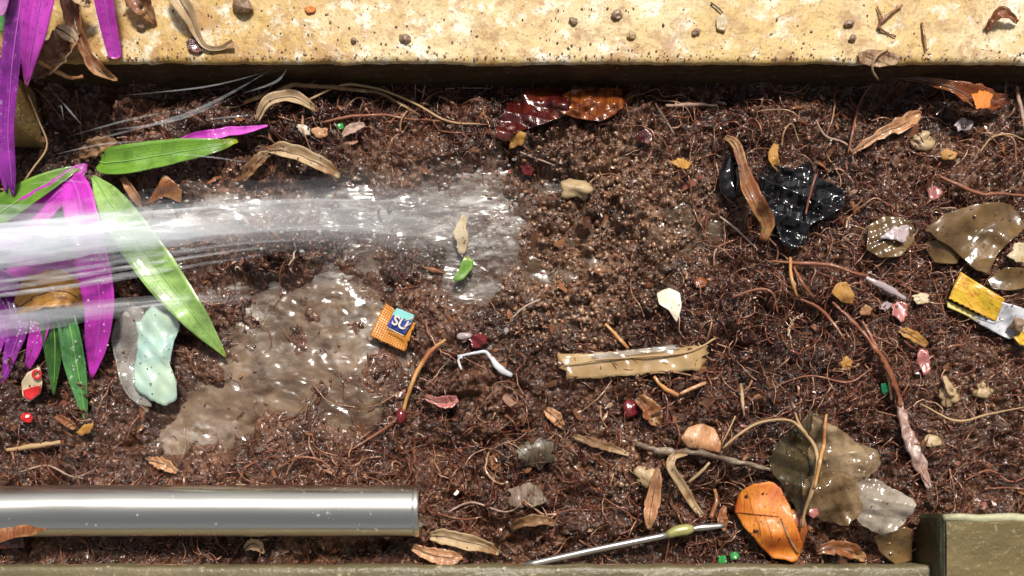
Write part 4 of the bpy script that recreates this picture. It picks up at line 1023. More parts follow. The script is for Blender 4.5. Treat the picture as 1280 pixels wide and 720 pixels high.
lump('pebble', on_soil(1272, 406, .018), .0085, MT['stone'], None, sub=3, noise=.3, seed=31, label='brown pebble lying on the clear end of the yellow wrapper', cat='pebble')

# middle litter
tp = thing('film_strip', 'flat tan plastic strip lying level in the middle of the soil', 'plastic strip', on_soil(780, 456, .004))
qsheet('strip', [(694, 444), (882, 432), (878, 462), (712, 475)], MT['tape'], tp, off=.005, crumple=.003, fs=24, seed=90, nu=40, nv=9, jag=.12)
qsheet('fold', [(742, 442), (846, 431), (850, 436), (746, 450)], MT['greyfilm'], tp, off=.0095, crumple=.002, fs=34, seed=91, nu=24, nv=5, jag=.1)
twig('twig', [(705, 457, .009), (758, 449, .0105), (835, 444, .0105), (869, 437, .010), (894, 423, .010)], [.7, 1, 1.3, 1.6, 1.2], MT['straw'], None, label='pale thin stalk lying along the tan plastic strip', cat='twig')
twig('stick', [(756, 405, .006), (770, 419, .008), (785, 436, .007)], [1.8, 2.4, 2.0], MT['orangeroot'], None, n=12, label='short orange stick touching the top of the tan strip', cat='stick')
twig('stick', [(817, 471, .007), (830, 485, .008), (848, 495, .007)], [2, 3, 2.6], MT['orangeroot'], None, n=12, label='orange stick slanting out from under the tan strip', cat='stick')
twig('stick', [(850, 493, .008), (866, 485, .010), (882, 479, .008)], [2, 2.6, 2], MT['peach'], None, n=12, label='pinkish stick meeting the slanting orange stick', cat='stick')
sheet('leaf_scrap', [(821, 366), (836, 360), (850, 366), (852, 384), (846, 403), (836, 388), (824, 380)], MT['whitebit'], None, off=.008, crumple=.005, fs=40, seed=92, label='white triangular scrap above the tan strip', cat='scrap')
twig('dry_twig', [(557, 424, .008), (540, 438, .012), (524, 460, .013), (512, 488, .010), (504, 514, .007)], [1.8, 2.8, 2.9, 2.6, 2.4], MT['orangeroot'], None, label='orange curved stem right of the orange wrapper', cat='stem')
lump('bulb', on_soil(502, 521, .005), .0085, MT['berry'], None, sub=3, noise=.3, seed=33, squash=(.8, 1.2, .8), label='reddish bulb at the foot of the orange curved stem', cat='bulb')
wst = thing('plastic_strand', 'curved grey white plastic strand in the middle of the bed', 'plastic', on_soil(605, 450, .004))
twig('strand', [(572, 446, .007), (590, 442, .010), (606, 440, .011), (613, 447, .011)], [1.5, 1.9, 2.2, 2.5], MT['white'], wst, n=14)
twig('thick_end', [(613, 447, .011), (624, 460, .012), (640, 470, .008)], [2.5, 5.0, 2.4], MT['white'], wst, n=10, ry=.5)
twig('root', [(577, 462, .007), (573, 450, .009), (578, 446, .009)], 1.6, MT['white'], None, n=8, label='short white root end left of the grey white strand', cat='root')
sheet('berry_skin', [(586, 424), (597, 416), (610, 420), (606, 432), (592, 434)], MT['berry'], None, off=.007, crumple=.006, fs=80, seed=94, nseg=32, rings=5, label='shrivelled red berry skin above the grey white strand', cat='berry')
lump('pebble', on_soil(580, 420, .006), .0075, MT['lilac'], None, sub=3, noise=.25, seed=35, squash=(1.2, .7, .6), label='pale grey pebble left of the red berry skin', cat='pebble')
blade('dead_leaf', [(532, 496, .007, 3), (546, 502, .012, 5), (560, 503, .012, 8), (572, 498, .006, 3)], MT['petal'], None, cup=.6, wav=.4, seed=95, label='reddish curled leaf right of the bulb', cat='leaf')
lump('berry', on_soil(790, 512, .003), .0095, MT['berry'], None, sub=3, noise=.45, seed=36, squash=(1, 1.2, .6), label='dark shiny berry below the tan strip', cat='berry')
sheet('leaf_scrap', [(566, 290), (578, 270), (584, 272), (584, 312), (577, 318), (570, 306)], MT['cream'], None, off=.016, crumple=.003, fs=50, seed=96, nseg=36, rings=5, label='cream leaf piece standing in the splash', cat='leaf scrap')
sheet('leaf_scrap', [(566, 346), (574, 336), (580, 320), (592, 324), (590, 336), (580, 348), (570, 352)], MT['green'], None, off=.014, crumple=.004, fs=70, seed=97, nseg=40, rings=5, jag=.14, label='small toothed green leaf piece in the splash', cat='leaf scrap')
sheet('leaf_scrap', [(868, 352), (876, 345), (884, 350), (880, 360), (871, 360)], MT['amber'], None, off=.007, crumple=.005, fs=80, seed=98, nseg=24, rings=4, label='amber crumb above the white triangular scrap', cat='leaf scrap')

# orange wrapper with a blue print
ow = thing('snack_wrapper', 'torn orange dotted wrapper with a blue and white printed corner', 'wrapper', on_soil(490, 410, .006))
qsheet('dotted_panel', [(462, 420), (482, 379), (519, 404), (506, 440)], MT['orangewrap'], ow, off=.007, crumple=.003, fs=55, seed=100, nu=24, nv=20, jag=.05)
qsheet('blue_panel', [(484, 408), (493, 391), (516, 402), (506, 418)], MT['blueprint'], ow, off=.0112, crumple=.0015, fs=55, seed=101, nu=12, nv=10)
qsheet('cyan_panel', [(490, 394), (496, 385), (518, 394), (515, 402)], MT['cyanprint'], ow, off=.0105, crumple=.003, fs=55, seed=102, nu=12, nv=6)
def lettering(txt, px, py, z, size, rot, mat, parent):
    cu = bpy.data.curves.new('lettering', 'FONT'); cu.body = txt; cu.size = size; cu.extrude = .0002; cu.offset = .0004; cu.align_x = 'CENTER'; cu.align_y = 'CENTER'
    tmp = bpy.data.objects.new('lettering_curve', cu)
    me = bpy.data.meshes.new_from_object(tmp)
    bpy.data.objects.remove(tmp)
    o = bpy.data.objects.new('lettering', me); me.materials.append(mat)
    o.location = tuple(on_soil(px, py, z) - ORG[parent.name]); o.rotation_euler = (0, 0, rot)
    COL.objects.link(o); o.parent = parent; ORG[o.name] = on_soil(px, py, z)
    return o
lettering('SU', 500, 404, .0162, .017, math.radians(-28), MT['whitebit'], ow)
for k in range(3):   # white underline strokes of the print
    twig('print_stroke', [(503 + k * 1.5, 419 - k * 9, .0152), (511 + k * 3, 411 - k * 7, .0152)] if k else [(485, 410, .0150), (505, 420, .0150)], .7, MT['whitebit'], ow, n=4, noise=0, sides=5, ry=.4)

# mint foil and clear plastic ring
sheet('foil', [(172, 400), (184, 386), (204, 378), (224, 388), (224, 410), (216, 432), (212, 455), (221, 478), (220, 498), (204, 507), (186, 500), (168, 486), (166, 460), (170, 430)], MT['mint'], None, off=.014, crumple=.007, fs=75, seed=110, jag=.09, rings=14, nseg=80, dome=.003, label='crumpled mint green foil piece left of the muddy pool', cat='foil')
sheet('plastic_film', [(142, 420), (150, 396), (166, 384), (180, 388), (178, 440), (184, 490), (190, 508), (170, 504), (154, 480), (144, 450)], MT['greyfilm'], None, off=.008, crumple=.010, fs=38, seed=111, jag=.05, label='clear crinkled plastic beside the mint foil', cat='plastic film')
twig('plastic_loop', [(150, 388, .012), (142, 420, .014), (146, 455, .014), (158, 490, .012), (186, 515, .008)], [1.2, 1.6, 1.6, 1.5, 1.2], MT['greyfilm'], None, label='curved clear rim around the left of the crinkled plastic', cat='plastic')

# small printed paper, left
pw = thing('paper_scrap', 'small cream paper scrap with red ring print near the plant tips', 'paper scrap', on_soil(40, 480, .005))
sheet('paper', [(27, 478), (34, 466), (50, 458), (53, 478), (50, 492), (36, 502), (28, 494)], MT['creamprint'], pw, off=.009, crumple=.003, fs=50, seed=112, nseg=40, rings=6)
C = [on_soil(46 + 5 * math.cos(a), 468 + 5 * math.sin(a), .0145) for a in np.linspace(0, 6.283, 16)]
tube_raw('ring_print', C, .0017, MT['red'], pw, sides=6, ry=.3, cap=False)
sheet('red_print', [(29, 488), (40, 484), (51, 482), (50, 491), (38, 500), (30, 496)], MT['red'], pw, off=.0122, crumple=.003, fs=50, seed=112, nseg=30, rings=4)
lump('red_bud', on_soil(34, 522, .006), .006, MT['red'], None, noise=.3, seed=38, squash=(1.1, 1, .7), label='small red bud below the printed paper scrap', cat='bud')
sheet('leaf_scrap', [(96, 540), (106, 530), (116, 528), (112, 540), (102, 545)], MT['ochre'], None, off=.007, crumple=.003, fs=70, seed=113, nseg=24, rings=4, label='pale orange scrap below the long glossy green leaf tip', cat='leaf scrap')
twig('stick', [(8, 563, .005), (40, 558, .006), (76, 553, .005)], [2, 3.4, 2.6], MT['straw'], None, label='tan stick half buried at the left above the pipe', cat='stick')
sheet('dead_leaf', [(-6, 662), (10, 652), (36, 650), (58, 652), (62, 660), (40, 670), (20, 672), (-6, 680)], MT['brown2'], None, absz=.046, crumple=.010, fs=40, seed=114, label='wet brown leaf resting on the left end of the pipe', cat='leaf')
sheet('dead_leaf', [(-8, 668), (8, 660), (28, 670), (30, 684), (-8, 686)], MT['winered'], None, off=.012, crumple=.006, fs=40, seed=115, label='dark red leaf tucked under the left end of the pipe', cat='leaf')
blade('dead_leaf', [(306, 686, .006, 2), (314, 680, .010, 6), (322, 682, .008, 7), (330, 692, .005, 1)], MT['tan'], None, cup=.5, wav=.5, seed=116, label='small tan leaf between the pipe and the lower kerb', cat='leaf')
blade('dead_leaf', [(538, 670, .012, 4), (556, 671, .020, 9), (582, 677, .020, 9), (606, 683, .014, 7), (624, 692, .008, 2)], MT['tan'], None, cup=.8, wav=.3, seed=117, label='rolled tan leaf just right of the pipe end', cat='leaf')
blade('dead_leaf', [(516, 684, .008, 4), (536, 692, .012, 8), (560, 697, .012, 9), (578, 694, .006, 4)], MT['peach'], None, cup=.6, wav=.4, seed=118, label='pinkish brown leaf under the rolled tan leaf', cat='leaf')

# lower right litter
ol = thing('orange_leaf', 'bright orange round leaf lying near the lower kerb', 'leaf', on_soil(955, 650, .003))
sheet('leaf_blade', [(919, 640), (925, 618), (942, 604), (962, 601), (976, 610), (986, 632), (996, 660), (1004, 684), (990, 702), (968, 699), (948, 680), (930, 660)], MT['orange'], ol, off=.012, crumple=.008, fs=16, seed=120, dome=.0, jag=.05, rings=14, nseg=80)
twig('midrib', [(919, 640, .0165), (945, 643, .0175), (974, 646, .0172)], [.5, .7, .6], MT['dkorange'], ol, n=12, noise=.1)
twig('midrib', [(976, 648, .0172), (984, 668, .0165), (997, 692, .015)], [.8, 1.3, .9], MT['brown'], ol, n=12, noise=.1)
for (a, b, c) in (((956, 645, .0222), (964, 668, .020), (966, 694, .015)), ((942, 643, .0215), (938, 628, .019), (933, 614, .015)), ((944, 644, .0215), (950, 660, .020), (952, 680, .015))):
    twig('vein', [(a[0], a[1], a[2] - .0035), (b[0], b[1], b[2] - .0028), (c[0], c[1], c[2] - .001)], .22, MT['dkorange'], ol, n=8, noise=.1, sides=5)
for i, (x, y, r) in enumerate(((933, 621, 2.6), (944, 664, 3.0), (938, 667, 1.8), (952, 652, 1.6))):
    sheet('dark_spot', [(x + r * math.cos(t), y + r * math.sin(t)) for t in np.linspace(0, 6.28, 9)[:-1]], MT['winered'], ol, off=.0160, crumple=.001, seed=121 + i, nseg=14, rings=2, thick=.0004, dome=.0015)
sheet('folded_side', [(978, 646), (992, 636), (1006, 646), (1010, 664), (1004, 682), (994, 680), (984, 664)], MT['dkorange'], ol, off=.009, crumple=.006, fs=40, seed=125, label='darker folded side of the leaf')
sheet('dead_leaf', [(851, 548), (860, 534), (876, 529), (893, 535), (903, 556), (899, 566), (880, 562), (860, 560)], MT['peach'], None, off=.012, crumple=.005, fs=26, seed=126, dome=.006, label='peach brown wet leaf above the rough dark root', cat='leaf')
blade('dead_leaf', [(822, 586, .008, 2), (820, 600, .014, 6), (815, 625, .016, 9), (812, 645, .012, 7), (811, 662, .006, 1)], MT['peach'], None, cup=.8, wav=.25, seed=127, label='narrow dry brown leaf hanging upright left of the looped stem', cat='leaf')
blade('dead_leaf', [(858, 566, .014, 3), (842, 571, .020, 4), (838, 584, .020, 5), (850, 604, .016, 5), (862, 625, .012, 4.5), (877, 645, .006, 3)], MT['tan'], None, cup=.7, wav=.15, seed=128, label='looped tan leaf strip below the rough dark root', cat='leaf')
twig('root', [(795, 556, .008), (835, 565, .012), (872, 566, .013), (920, 577, .012), (976, 590, .010)], [3.4, 4.6, 4.2, 3.4, 2.2], MT['darkroot'], None, n=40, noise=1.1, label='rough dark root running level left of the muddy plastic bag', cat='root')
twig('stick', [(860, 604, .010), (876, 590, .012), (887, 578, .012)], [1.8, 2.2, 1.6], MT['tan'], None, n=10, label='short tan stick across the looped leaf strip', cat='stick')
twig('dead_sprig', [(893, 612, .008), (895, 628, .010), (888, 648, .007)], [2, 3.2, 3], MT['brown2'], None, n=10, label='brown stub below the rough dark root', cat='stem')
bag = thing('plastic_bag', 'crumpled see-through muddy plastic bag in the lower right', 'plastic bag', on_soil(1050, 600, .003))
for k, (ol_, mt_, of_, cr_) in enumerate((
    ([(962, 570), (976, 548), (1004, 526), (1022, 518), (1044, 545), (1040, 580), (1030, 620), (1004, 646), (982, 612), (964, 592)], 'olivefilm', .008, .016),
    ([(1018, 519), (1046, 534), (1072, 552), (1092, 584), (1072, 606), (1036, 612), (1014, 584), (1010, 545)], 'clearfilm', .011, .020),
    ([(1004, 600), (1040, 584), (1068, 600), (1080, 636), (1062, 658), (1030, 652), (1004, 634)], 'brownclear', .012, .024),
    ([(1054, 566), (1076, 556), (1096, 562), (1102, 582), (1084, 598), (1062, 592)], 'clearfilm', .006, .018),
    ([(1056, 598), (1096, 600), (1142, 626), (1138, 645), (1122, 664), (1100, 668), (1072, 650)], 'shinyfilm', .009, .022))):
    sheet('bag_panel', ol_, MT[mt_], bag, off=of_, crumple=cr_, fs=36, seed=230 + k, jag=.10, rings=26, nseg=130, dome=.005)
twig('straw', [(992, 516, .016), (1001, 533, .030), (1012, 550, .040), (1022, 575, .044), (1018, 605, .044), (1008, 632, .034), (1001, 660, .014)], [1, 1.6, 2, 2.3, 2.6, 2.2, 1.6], MT['straw'], None, label='pale straw bending down across the muddy plastic bag', cat='straw')
twig('straw', [(1032, 518, .030), (1030, 550, .044), (1026, 572, .048), (1018, 610, .047)], [1.6, 2, 2.2, 1.8], MT['orangeroot'], None, label='orange straw joining the pale bending straw from above', cat='straw')
twig('dry_twig', [(903, 561, .016), (924, 543, .022), (948, 529, .026), (985, 525, .030), (1004, 540, .034), (1021, 572, .043)], [1.3, 1.8, 1.8, 1.6, 1.5, 1.3], MT['straw'], None, label='long arched dry stem left of the muddy plastic bag', cat='stem')
twig('straw', [(902, 556, .014), (912, 536, .018), (919, 520, .012)], 1.0, MT['straw'], None, n=8, label='thin straw rising from the peach brown leaf', cat='straw')
lump('berry', on_soil(1018, 640, .020), .007, MT['petal'], None, noise=.4, seed=40, label='pinkish red berry at the lower edge of the muddy plastic bag', cat='berry')
for (x, y, lab) in ((903, 699, 'green plastic shard near the lower kerb, left piece of the pair'), (918, 695, 'green plastic shard near the lower kerb, right piece of the pair')):
    sheet('plastic_shard', [(x - 6, y + 2), (x - 5, y - 4), (x + 3, y - 5), (x + 6, y - 1), (x + 4, y + 4), (x - 2, y + 5)], MT['greenplastic'], None, off=.007, crumple=.004, fs=90, seed=int(x), nseg=24, rings=3, label=lab, cat='plastic shard', thick=.001)
sheet('film_scrap', [(1092, 672), (1112, 662), (1138, 660), (1140, 700), (1120, 706), (1100, 690)], MT['brownfilm'], None, off=.006, crumple=.008, fs=30, seed=131, label='muddy film scrap squeezed against the mossy block', cat='plastic film')

# woody root on the right
wr = thing('woody_root', 'long reddish woody root with a peeled end slanting down the right side of the bed', 'root', on_soil(1110, 470, .004))
twig('root_stem', [(1040, 378, .008), (1062, 398, .012), (1085, 424, .014), (1104, 452, .014), (1118, 482, .013), (1126, 508, .012)], [1.2, 2.0, 2.4, 2.6, 2.8, 3.0], MT['redroot'], wr, n=60, noise=1.2, sides=9)
blade('peeled_bark', [(1120, 490, .008, 3), (1129, 520, .010, 7), (1138, 548, .010, 9), (1150, 578, .009, 8), (1162, 610, .005, 3)], MT['peel'], wr, cup=-.3, wav=.6, seed=132, n=34)
twig('root_branch', [(1078, 402, .010), (1092, 428, .011), (1112, 462, .010), (1124, 490, .008)], [1.4, 2, 1.8, 1.2], MT['redroot'], wr, seed=5)
twig('root_branch', [(1108, 456, .010), (1112, 478, .011), (1114, 500, .008)], [2, 2.4, 1.6], MT['straw'], wr, seed=6)
twig('root', [(962, 327, .008), (1000, 329, .012), (1038, 332, .012), (1082, 346, .012)], [1.3, 2.3, 2.2, 1.8], MT['redroot'], None, label='straight red root below the black plastic', cat='root')
twig('root', [(1078, 345, .011), (1096, 354, .013), (1112, 362, .012), (1132, 374, .008)], [2, 4, 5, 2], MT['lilac'], None, ry=.5, label='greyish pointed root end right of the straight red root', cat='root')
twig('root', [(987, 322, .009), (989, 345, .012), (996, 372, .008)], [1.8, 2.2, 1.5], MT['orangeroot'], None, n=12, label='upright orange red root crossing the straight red root', cat='root')
twig('root', [(991, 334, .010), (1003, 354, .013), (1016, 372, .008)], [1.4, 2, 1.4], MT['redroot'], None, n=12, label='slanting red root right of the upright one', cat='root')
twig('root', [(1000, 374, .008), (1022, 384, .010), (1042, 405, .010), (1056, 425, .007)], [1.4, 2, 2, 1.2], MT['redroot'], None, label='red root leading down to the woody root', cat='root')
twig('root', [(915, 372, .007), (945, 362, .010), (965, 366, .010), (972, 392, .008)], [1.2, 1.7, 1.5, 1], MT['redroot'], None, label='bent dull red root left of the straight red root', cat='root')
sheet('leaf_scrap', [(1040, 366), (1046, 354), (1058, 352), (1068, 368), (1066, 380), (1052, 378)], MT['ochre'], None, off=.009, crumple=.006, fs=50, seed=133, label='ochre leaf scrap at the top of the woody root', cat='leaf scrap')
sheet('petal', [(1114, 382), (1122, 376), (1133, 380), (1134, 394), (1126, 403), (1117, 394)], MT['petal'], None, off=.010, crumple=.004, fs=60, seed=134, nseg=36, rings=5, label='pink petal below the greyish root end', cat='petal')
sheet('leaf_scrap', [(1074, 388), (1082, 381), (1090, 386), (1088, 394), (1077, 394)], MT['peach'], None, off=.008, crumple=.003, fs=80, seed=135, nseg=24, rings=4, label='salmon leaf scrap left of the pink petal', cat='leaf scrap')
sheet('leaf_scrap', [(1140, 370), (1150, 366), (1163, 369), (1160, 378), (1146, 380)], MT['cream'], None, off=.009, crumple=.004, fs=70, seed=136, nseg=24, rings=4, label='cream yellow scrap right of the pink petal', cat='leaf scrap')
sheet('leaf_scrap', [(1098, 382), (1108, 377), (1115, 381), (1110, 387), (1100, 387)], MT['lilac'], None, off=.007, crumple=.003, fs=80, seed=137, nseg=24, rings=4, label='greyish white scrap touching the pink petal', cat='scrap')
sheet('leaf_scrap', [(1146, 450), (1150, 435), (1160, 440), (1163, 462), (1155, 468)], MT['petal'], None, off=.007, crumple=.005, fs=60, seed=138, nseg=28, rings=4, label='reddish upright scrap right of the woody root', cat='leaf scrap')
blade('dead_leaf', [(1124, 412, .007, 3), (1140, 420, .010, 7), (1158, 432, .007, 3)], MT['ochre'], None, cup=.4, wav=.4, seed=139, label='yellow brown leaf fragment above the reddish upright scrap', cat='leaf')
sheet('plastic_shard', [(1100, 482), (1107, 478), (1112, 488), (1105, 494)], MT['dkgreenbit'], None, off=.010, crumple=.003, fs=80, seed=140, nseg=20, rings=3, label='dark green glossy shard beside the woody root', cat='plastic shard')
sheet('leaf_scrap', [(1050, 452), (1058, 445), (1067, 452), (1062, 462), (1053, 462)], MT['ochre'], None, off=.007, crumple=.004, fs=80, seed=141, nseg=24, rings=4, label='small yellowish scrap left of the woody root', cat='leaf scrap')

# ------------------------------------------------------------------ the water jet
def spindle(name, pts, mat, parent, n=40, sides=18, noise=.25, seed=0, fade=None):
    P = catmull(pts, n)   # px, py, z, half width px, half thickness mm
    C = np.array([W(p[0], p[1], p[2]) for p in P])
    a = np.linspace(0, 2 * math.pi, sides, endpoint=False); V = []
    T = np.gradient(C, axis=0); T /= np.linalg.norm(T, axis=1)[:, None]
    S = np.cross(T, [0, 0, 1]); S /= np.linalg.norm(S, axis=1)[:, None]
    N = np.cross(S, T)
    for i in range(n):
        for k, t in enumerate(a):
            q = 1 + noise * (vn(i * .35 + seed * 9.1, k * .9 + seed, 6) - .5) * 2
            V.append(C[i] + S[i] * math.cos(t) * max(P[i, 3], .1) / 1000 * q + N[i] * math.sin(t) * max(P[i, 4], .1) / 1000 * q)
    F = grid_faces(n, sides, wrap=True).tolist() + [list(range(sides))[::-1], list(range((n - 1) * sides, n * sides))]
    fd = np.ones(n) if fade is None else np.interp(np.linspace(0, 1, n), fade[0], fade[1])
    return geo(name, V, F, mat, parent, attrs={'fade': np.repeat(fd, sides)})
jet = thing('water_jet', 'bluish white jet of water shooting in from the left over the purple leaves', 'water jet', W(0, 305, .08))
core = [(-420, 322, .13), (-150, 314, .11), (0, 305, .092), (130, 292, .07), (260, 278, .042), (400, 268, .026), (530, 272, .018), (660, 285, .010)]
for k, (sc, mt) in enumerate(((.45, 'jet2'), (.7, 'jet2'), (.95, 'jet'), (1.25, 'jet'))):
    hw = [16, 24, 33, 32, 34, 40, 52, 58]
    spindle('jet_layer', [(p[0], p[1], p[2], hw[i] * sc, hw[i] * sc * (.55 if i < 4 else .22)) for i, p in enumerate(core)], MT[mt], jet, seed=k, n=60, fade=((0, .286, .38, .46, .55, .68, .84, 1), (1, 1, .8, .5, .24, .12, .07, 0)))
lowc = [(-420, 420, .12), (-100, 412, .10), (0, 404, .085), (120, 386, .065), (240, 375, .035), (330, 372, .014)]
for k, sc in enumerate((.6, 1.0)):
    hw = [8, 12, 15, 12, 9, 4]
    spindle('jet_layer', [(*p, hw[i] * sc, hw[i] * sc * .5) for i, p in enumerate(lowc)], MT['jet'], jet, seed=10 + k, n=32, sides=12, fade=((0, .5, 1), (1, .9, 0)))
# thin ropes of water in and around the jet
for k in range(20):
    y0 = random.uniform(278, 420); t = (y0 - 278) / 142
    x1 = random.uniform(150, 620); x0 = random.uniform(-120, 120)
    def jp(x, o):
        f = np.clip((x + 100) / 450, 0, 1)
        yc = 310 - 45 * f + (t - .25) * 120 * (1 - .35 * f) + o
        return (x, yc, .10 - .085 * f)
    hw = random.uniform(1.0, 3.6)
    xs = np.linspace(x0, x1, 5)
    spindle('water_rope', [(*jp(x, random.uniform(-3, 3)), hw * w_, hw * .7 * w_) for x, w_ in zip(xs, (.2, .9, 1, .8, .15))], MT['strand'], jet, n=20, sides=7, seed=30 + k, fade=((0, .3, .7, 1), (0, 1, .8, 0)))
# spray flying up to the right along the kerb face, and across the dark corner
spray = [((90, 182), (240, 140), (345, 84), 2.2), ((120, 165), (220, 150), (300, 118), 1.4), ((80, 172), (160, 150), (240, 134), 1.3), ((60, 195), (130, 180), (200, 176), 1.2), ((150, 120), (260, 108), (340, 88), 1.0),
         ((70, 140), (76, 132), (80, 152), .9), ((66, 115), (84, 135), (104, 158), 1.3), ((250, 150), (290, 146), (320, 143), 1.2), ((300, 118), (345, 102), (360, 84), 1.5), ((20, 232), (80, 226), (130, 232), 1.2), ((180, 190), (260, 196), (330, 206), 1.0)]
sp = thing('water_spray', 'thin streaks of spray flying past the kerb face at upper left', 'spray', W(200, 140, .03))
for k, (a, b, c, hw) in enumerate(spray):
    spindle('spray_streak', [(*a, .035, .2, .2), (*b, .045, hw, hw * .7), (*c, .05, .2, .2)], MT['strand'], sp, n=18, sides=7, seed=70 + k, fade=((0, .3, .6, 1), (0, .8, .8, 0)))
# splash droplets where the jet strikes
def drops(N):
    v, f = ico()
    px = np.r_[rng.normal(600, 38, N // 2), rng.uniform(150, 640, N - N // 2)]
    py = np.r_[rng.normal(292, 42, N // 2), 262 + rng.normal(0, 36, N - N // 2)]
    s = np.clip(rng.lognormal(math.log(.0011), .45, N), .0005, .003)
    P = np.array([on_soil(a, b, random.uniform(.004, .02)) for a, b in zip(px, py)])
    V = v[None] * s[:, None, None] * rng.uniform(.7, 1.3, (N, 1, 3)) * np.array([1.6, 1, 1]) + P[:, None]
    V2 = np.vstack([V.reshape(-1, 3), Vd.reshape(-1, 3)]); n = N + len(Vd)
    geo('water_drops', V2, (f[None] + (np.arange(n) * 12)[:, None, None]).reshape(-1, 3), MT['foamdrop'], kind='stuff', label='loose water drops thrown up by the splash')
drops(420)
# soil specks washed onto the litter
def specks(N):
    v, f = ico()
    w_ = np.array([np.ptp(d[:, 0]) * np.ptp(d[:, 1]) for d in DIRT]); w_ /= w_.sum()
    A = np.array([DIRT[k][rng.integers(0, len(DIRT[k]))] for k in rng.choice(len(DIRT), N, p=w_)]); P = A + np.stack([rng.normal(0, .002, N), rng.normal(0, .002, N), np.full(N, .0006)], -1)
    s = np.clip(rng.lognormal(math.log(.0006), .55, N), .0003, .0024)
    V = v[None] * rng.uniform(.6, 1.3, (N, 12, 1)) * s[:, None, None] * np.array([1, 1, .7]) + P[:, None]
    geo('soil_specks', V.reshape(-1, 3), (f[None] + (np.arange(N) * 12)[:, None, None]).reshape(-1, 3), MT['crumb'], attrs={'shade': np.repeat(rng.uniform(0, .8, N), 12)}, kind='stuff', smooth=False, label='wet soil specks washed onto the leaves and litter')
specks(1000)

# ------------------------------------------------------------------ more scattered leaf pieces, clods and roots
sheet('dead_leaf', [(648, 560), (668, 548), (692, 556), (696, 576), (676, 588), (654, 580)], mat_dry('grey_leaf', (.06, .045, .025), (.13, .10, .062), (.04, .025, .015), .3), None, off=.0005, crumple=.010, fs=30, seed=301, jag=.35, nseg=70, label='flat grey leaf sunk in the soil below the tan strip', cat='leaf')
sheet('dead_leaf', [(636, 612), (656, 602), (676, 610), (680, 626), (660, 636), (640, 630)], MT['darkroot'], None, off=.0005, crumple=.010, fs=30, seed=302, jag=.35, nseg=70, label='dark grey leaf lower left of the flat grey leaf', cat='leaf')
blade('dead_leaf', [(796, 498, .004, 4), (808, 506, .010, 11), (816, 520, .010, 10), (822, 532, .004, 3)], MT['brown2'], None, cup=.5, wav=.6, seed=303, label='red brown leaf touching the dark shiny berry', cat='leaf')
blade('dead_leaf', [(716, 545, .004, 2), (738, 552, .009, 5), (764, 560, .008, 5), (786, 568, .004, 2)], MT['brown'], None, cup=.5, wav=.5, seed=304, label='brown leaf strip left of the rough dark root', cat='leaf')
blade('dead_leaf', [(682, 512, .004, 3), (694, 522, .009, 8), (704, 534, .004, 3)], MT['peach'], None, cup=.5, wav=.5, seed=305, label='pinkish leaf curl below the left end of the tan strip', cat='leaf')
blade('dead_leaf', [(1020, 690, .006, 3), (1042, 684, .012, 9), (1066, 690, .010, 9), (1082, 700, .004, 3)], MT['brown2'], None, cup=.6, wav=.6, seed=306, label='crumpled brown leaf between the orange leaf and the block', cat='leaf')
blade('dead_leaf', [(640, 660, .004, 2), (656, 652, .010, 6), (680, 650, .008, 6), (694, 656, .004, 2)], MT['brown'], None, cup=.7, wav=.5, seed=307, label='brown curled leaf above the left part of the metal rod', cat='leaf')
blade('dead_leaf', [(1180, 470, .004, 2), (1186, 486, .010, 4), (1192, 500, .004, 1)], MT['tan'], None, cup=.5, wav=.3, seed=308, label='small pointed tan leaf right of the woody root', cat='leaf')
blade('dead_leaf', [(70, 520, .004, 2), (84, 528, .009, 5), (94, 536, .004, 2)], MT['brown2'], None, cup=.6, wav=.4, seed=309, label='small red brown leaf left of the pale orange scrap', cat='leaf')
blade('dead_leaf', [(186, 575, .004, 3), (204, 580, .009, 7), (222, 590, .004, 3)], MT['peach'], None, cup=.5, wav=.6, seed=310, label='pinkish leaf piece between the muddy pool and the pipe', cat='leaf')
blade('dead_leaf', [(906, 632, .004, 2), (902, 648, .010, 6), (906, 664, .004, 2)], MT['brown2'], None, cup=.6, wav=.4, seed=311, label='dark brown leaf piece left of the orange leaf', cat='leaf')
for x, y, r, sd_, nm in ((1188, 492, 13, 51, 'buff clay clod right of the woody root'), (1168, 552, 10, 52, 'small buff clod beside the lower woody root'), (1228, 486, 10, 53, 'yellowish clod near the right edge below the wrapper'), (1152, 176, 11, 54, 'buff clod right of the ragged peach leaf strip'), (806, 596, 13, 55, 'buff clod left of the narrow dry leaf')):
    lump('soil_clod', on_soil(x, y, .002), r / 1000, MT['buffstone'], None, sub=3, noise=.7, seed=sd_, squash=(1.1, .9, .45), label=nm, cat='clod')
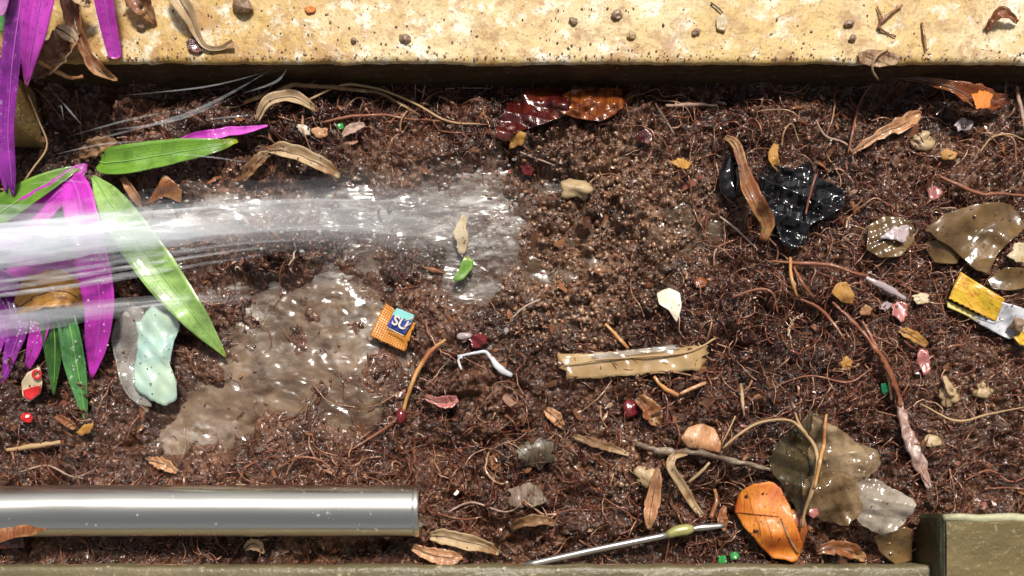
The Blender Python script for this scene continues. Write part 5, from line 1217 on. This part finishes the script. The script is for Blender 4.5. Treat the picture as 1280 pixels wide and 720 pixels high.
RT = [([(1150, 505), (1195, 526), (1235, 518), (1284, 508)], 1.3, 'straw', 'long thin pale root running to the right edge below the wrapper'),
      ([(900, 271), (922, 288), (947, 312)], 1.2, 'paleroot', 'pale twig below the long curled reddish leaf'),
      ([(892, 333), (896, 311), (925, 297)], 1.3, 'redroot', 'bent reddish twig left of the straight red root'),
      ([(650, 190), (672, 199), (694, 207)], 1.2, 'pinkroot', 'short pinkish twig below the ochre leaf scrap'),
      ([(436, 564), (470, 543), (492, 527), (502, 512)], 1.4, 'redroot', 'root leading up to the reddish bulb from the pool'),
      ([(620, 540), (634, 530), (644, 519)], 1.0, 'darkroot', 'short dark twig below the grey white strand'),
      ([(640, 398), (655, 384), (676, 374)], 1.0, 'paleroot', 'short pale root left of the white triangular scrap'),
      ([(1060, 192), (1066, 165), (1074, 130), (1090, 104)], 1.4, 'redroot', 'upright root left of the ragged peach leaf strip'),
      ([(1020, 150), (1032, 170), (1060, 182), (1068, 205)], 1.2, 'pinkroot', 'wiry pinkish root above the black plastic on the right'),
      ([(985, 420), (990, 402), (1004, 392)], 1.4, 'paleroot', 'pale hooked root below the slanting red root'),
      ([(990, 435), (988, 422), (985, 412), (992, 404)], .9, 'straw', 'thin straw beside the pale hooked root'),
      ([(1225, 190), (1240, 172), (1262, 168), (1282, 176)], 1.2, 'straw', 'arched straw at the right edge below the kerb'),
      ([(926, 480), (928, 500), (930, 520)], 2.0, 'tan', 'short upright tan stick right of the tan strip'),
      ([(1090, 460), (1060, 478), (1010, 470), (960, 486)], 1.1, 'redroot', 'red root crossing the dense fibres left of the woody root'),
      ([(1206, 600), (1236, 588), (1262, 602), (1284, 596)], 1.2, 'redroot', 'red brown root above the mossy block'),
      ([(560, 640), (590, 628), (630, 640), (652, 632)], 1.2, 'pinkroot', 'pinkish root right of the pipe end'),
      ([(24, 590), (60, 582), (92, 596), (120, 586)], 1.0, 'pinkroot', 'wiry pale root just above the pipe at left'),
      ([(420, 592), (400, 575), (372, 572), (350, 584)], 1.1, 'redroot', 'looping root above the middle of the pipe')]
for i, (p, r, m_, nm) in enumerate(RT):
    twig('root', [(a, b, .006 + .003 * math.sin(i + k * 1.7)) for k, (a, b) in enumerate(p)], [r * .7, r * 1.2, r, r * .6], MT[m_], None, seed=i, n=26, label=nm, cat='root')
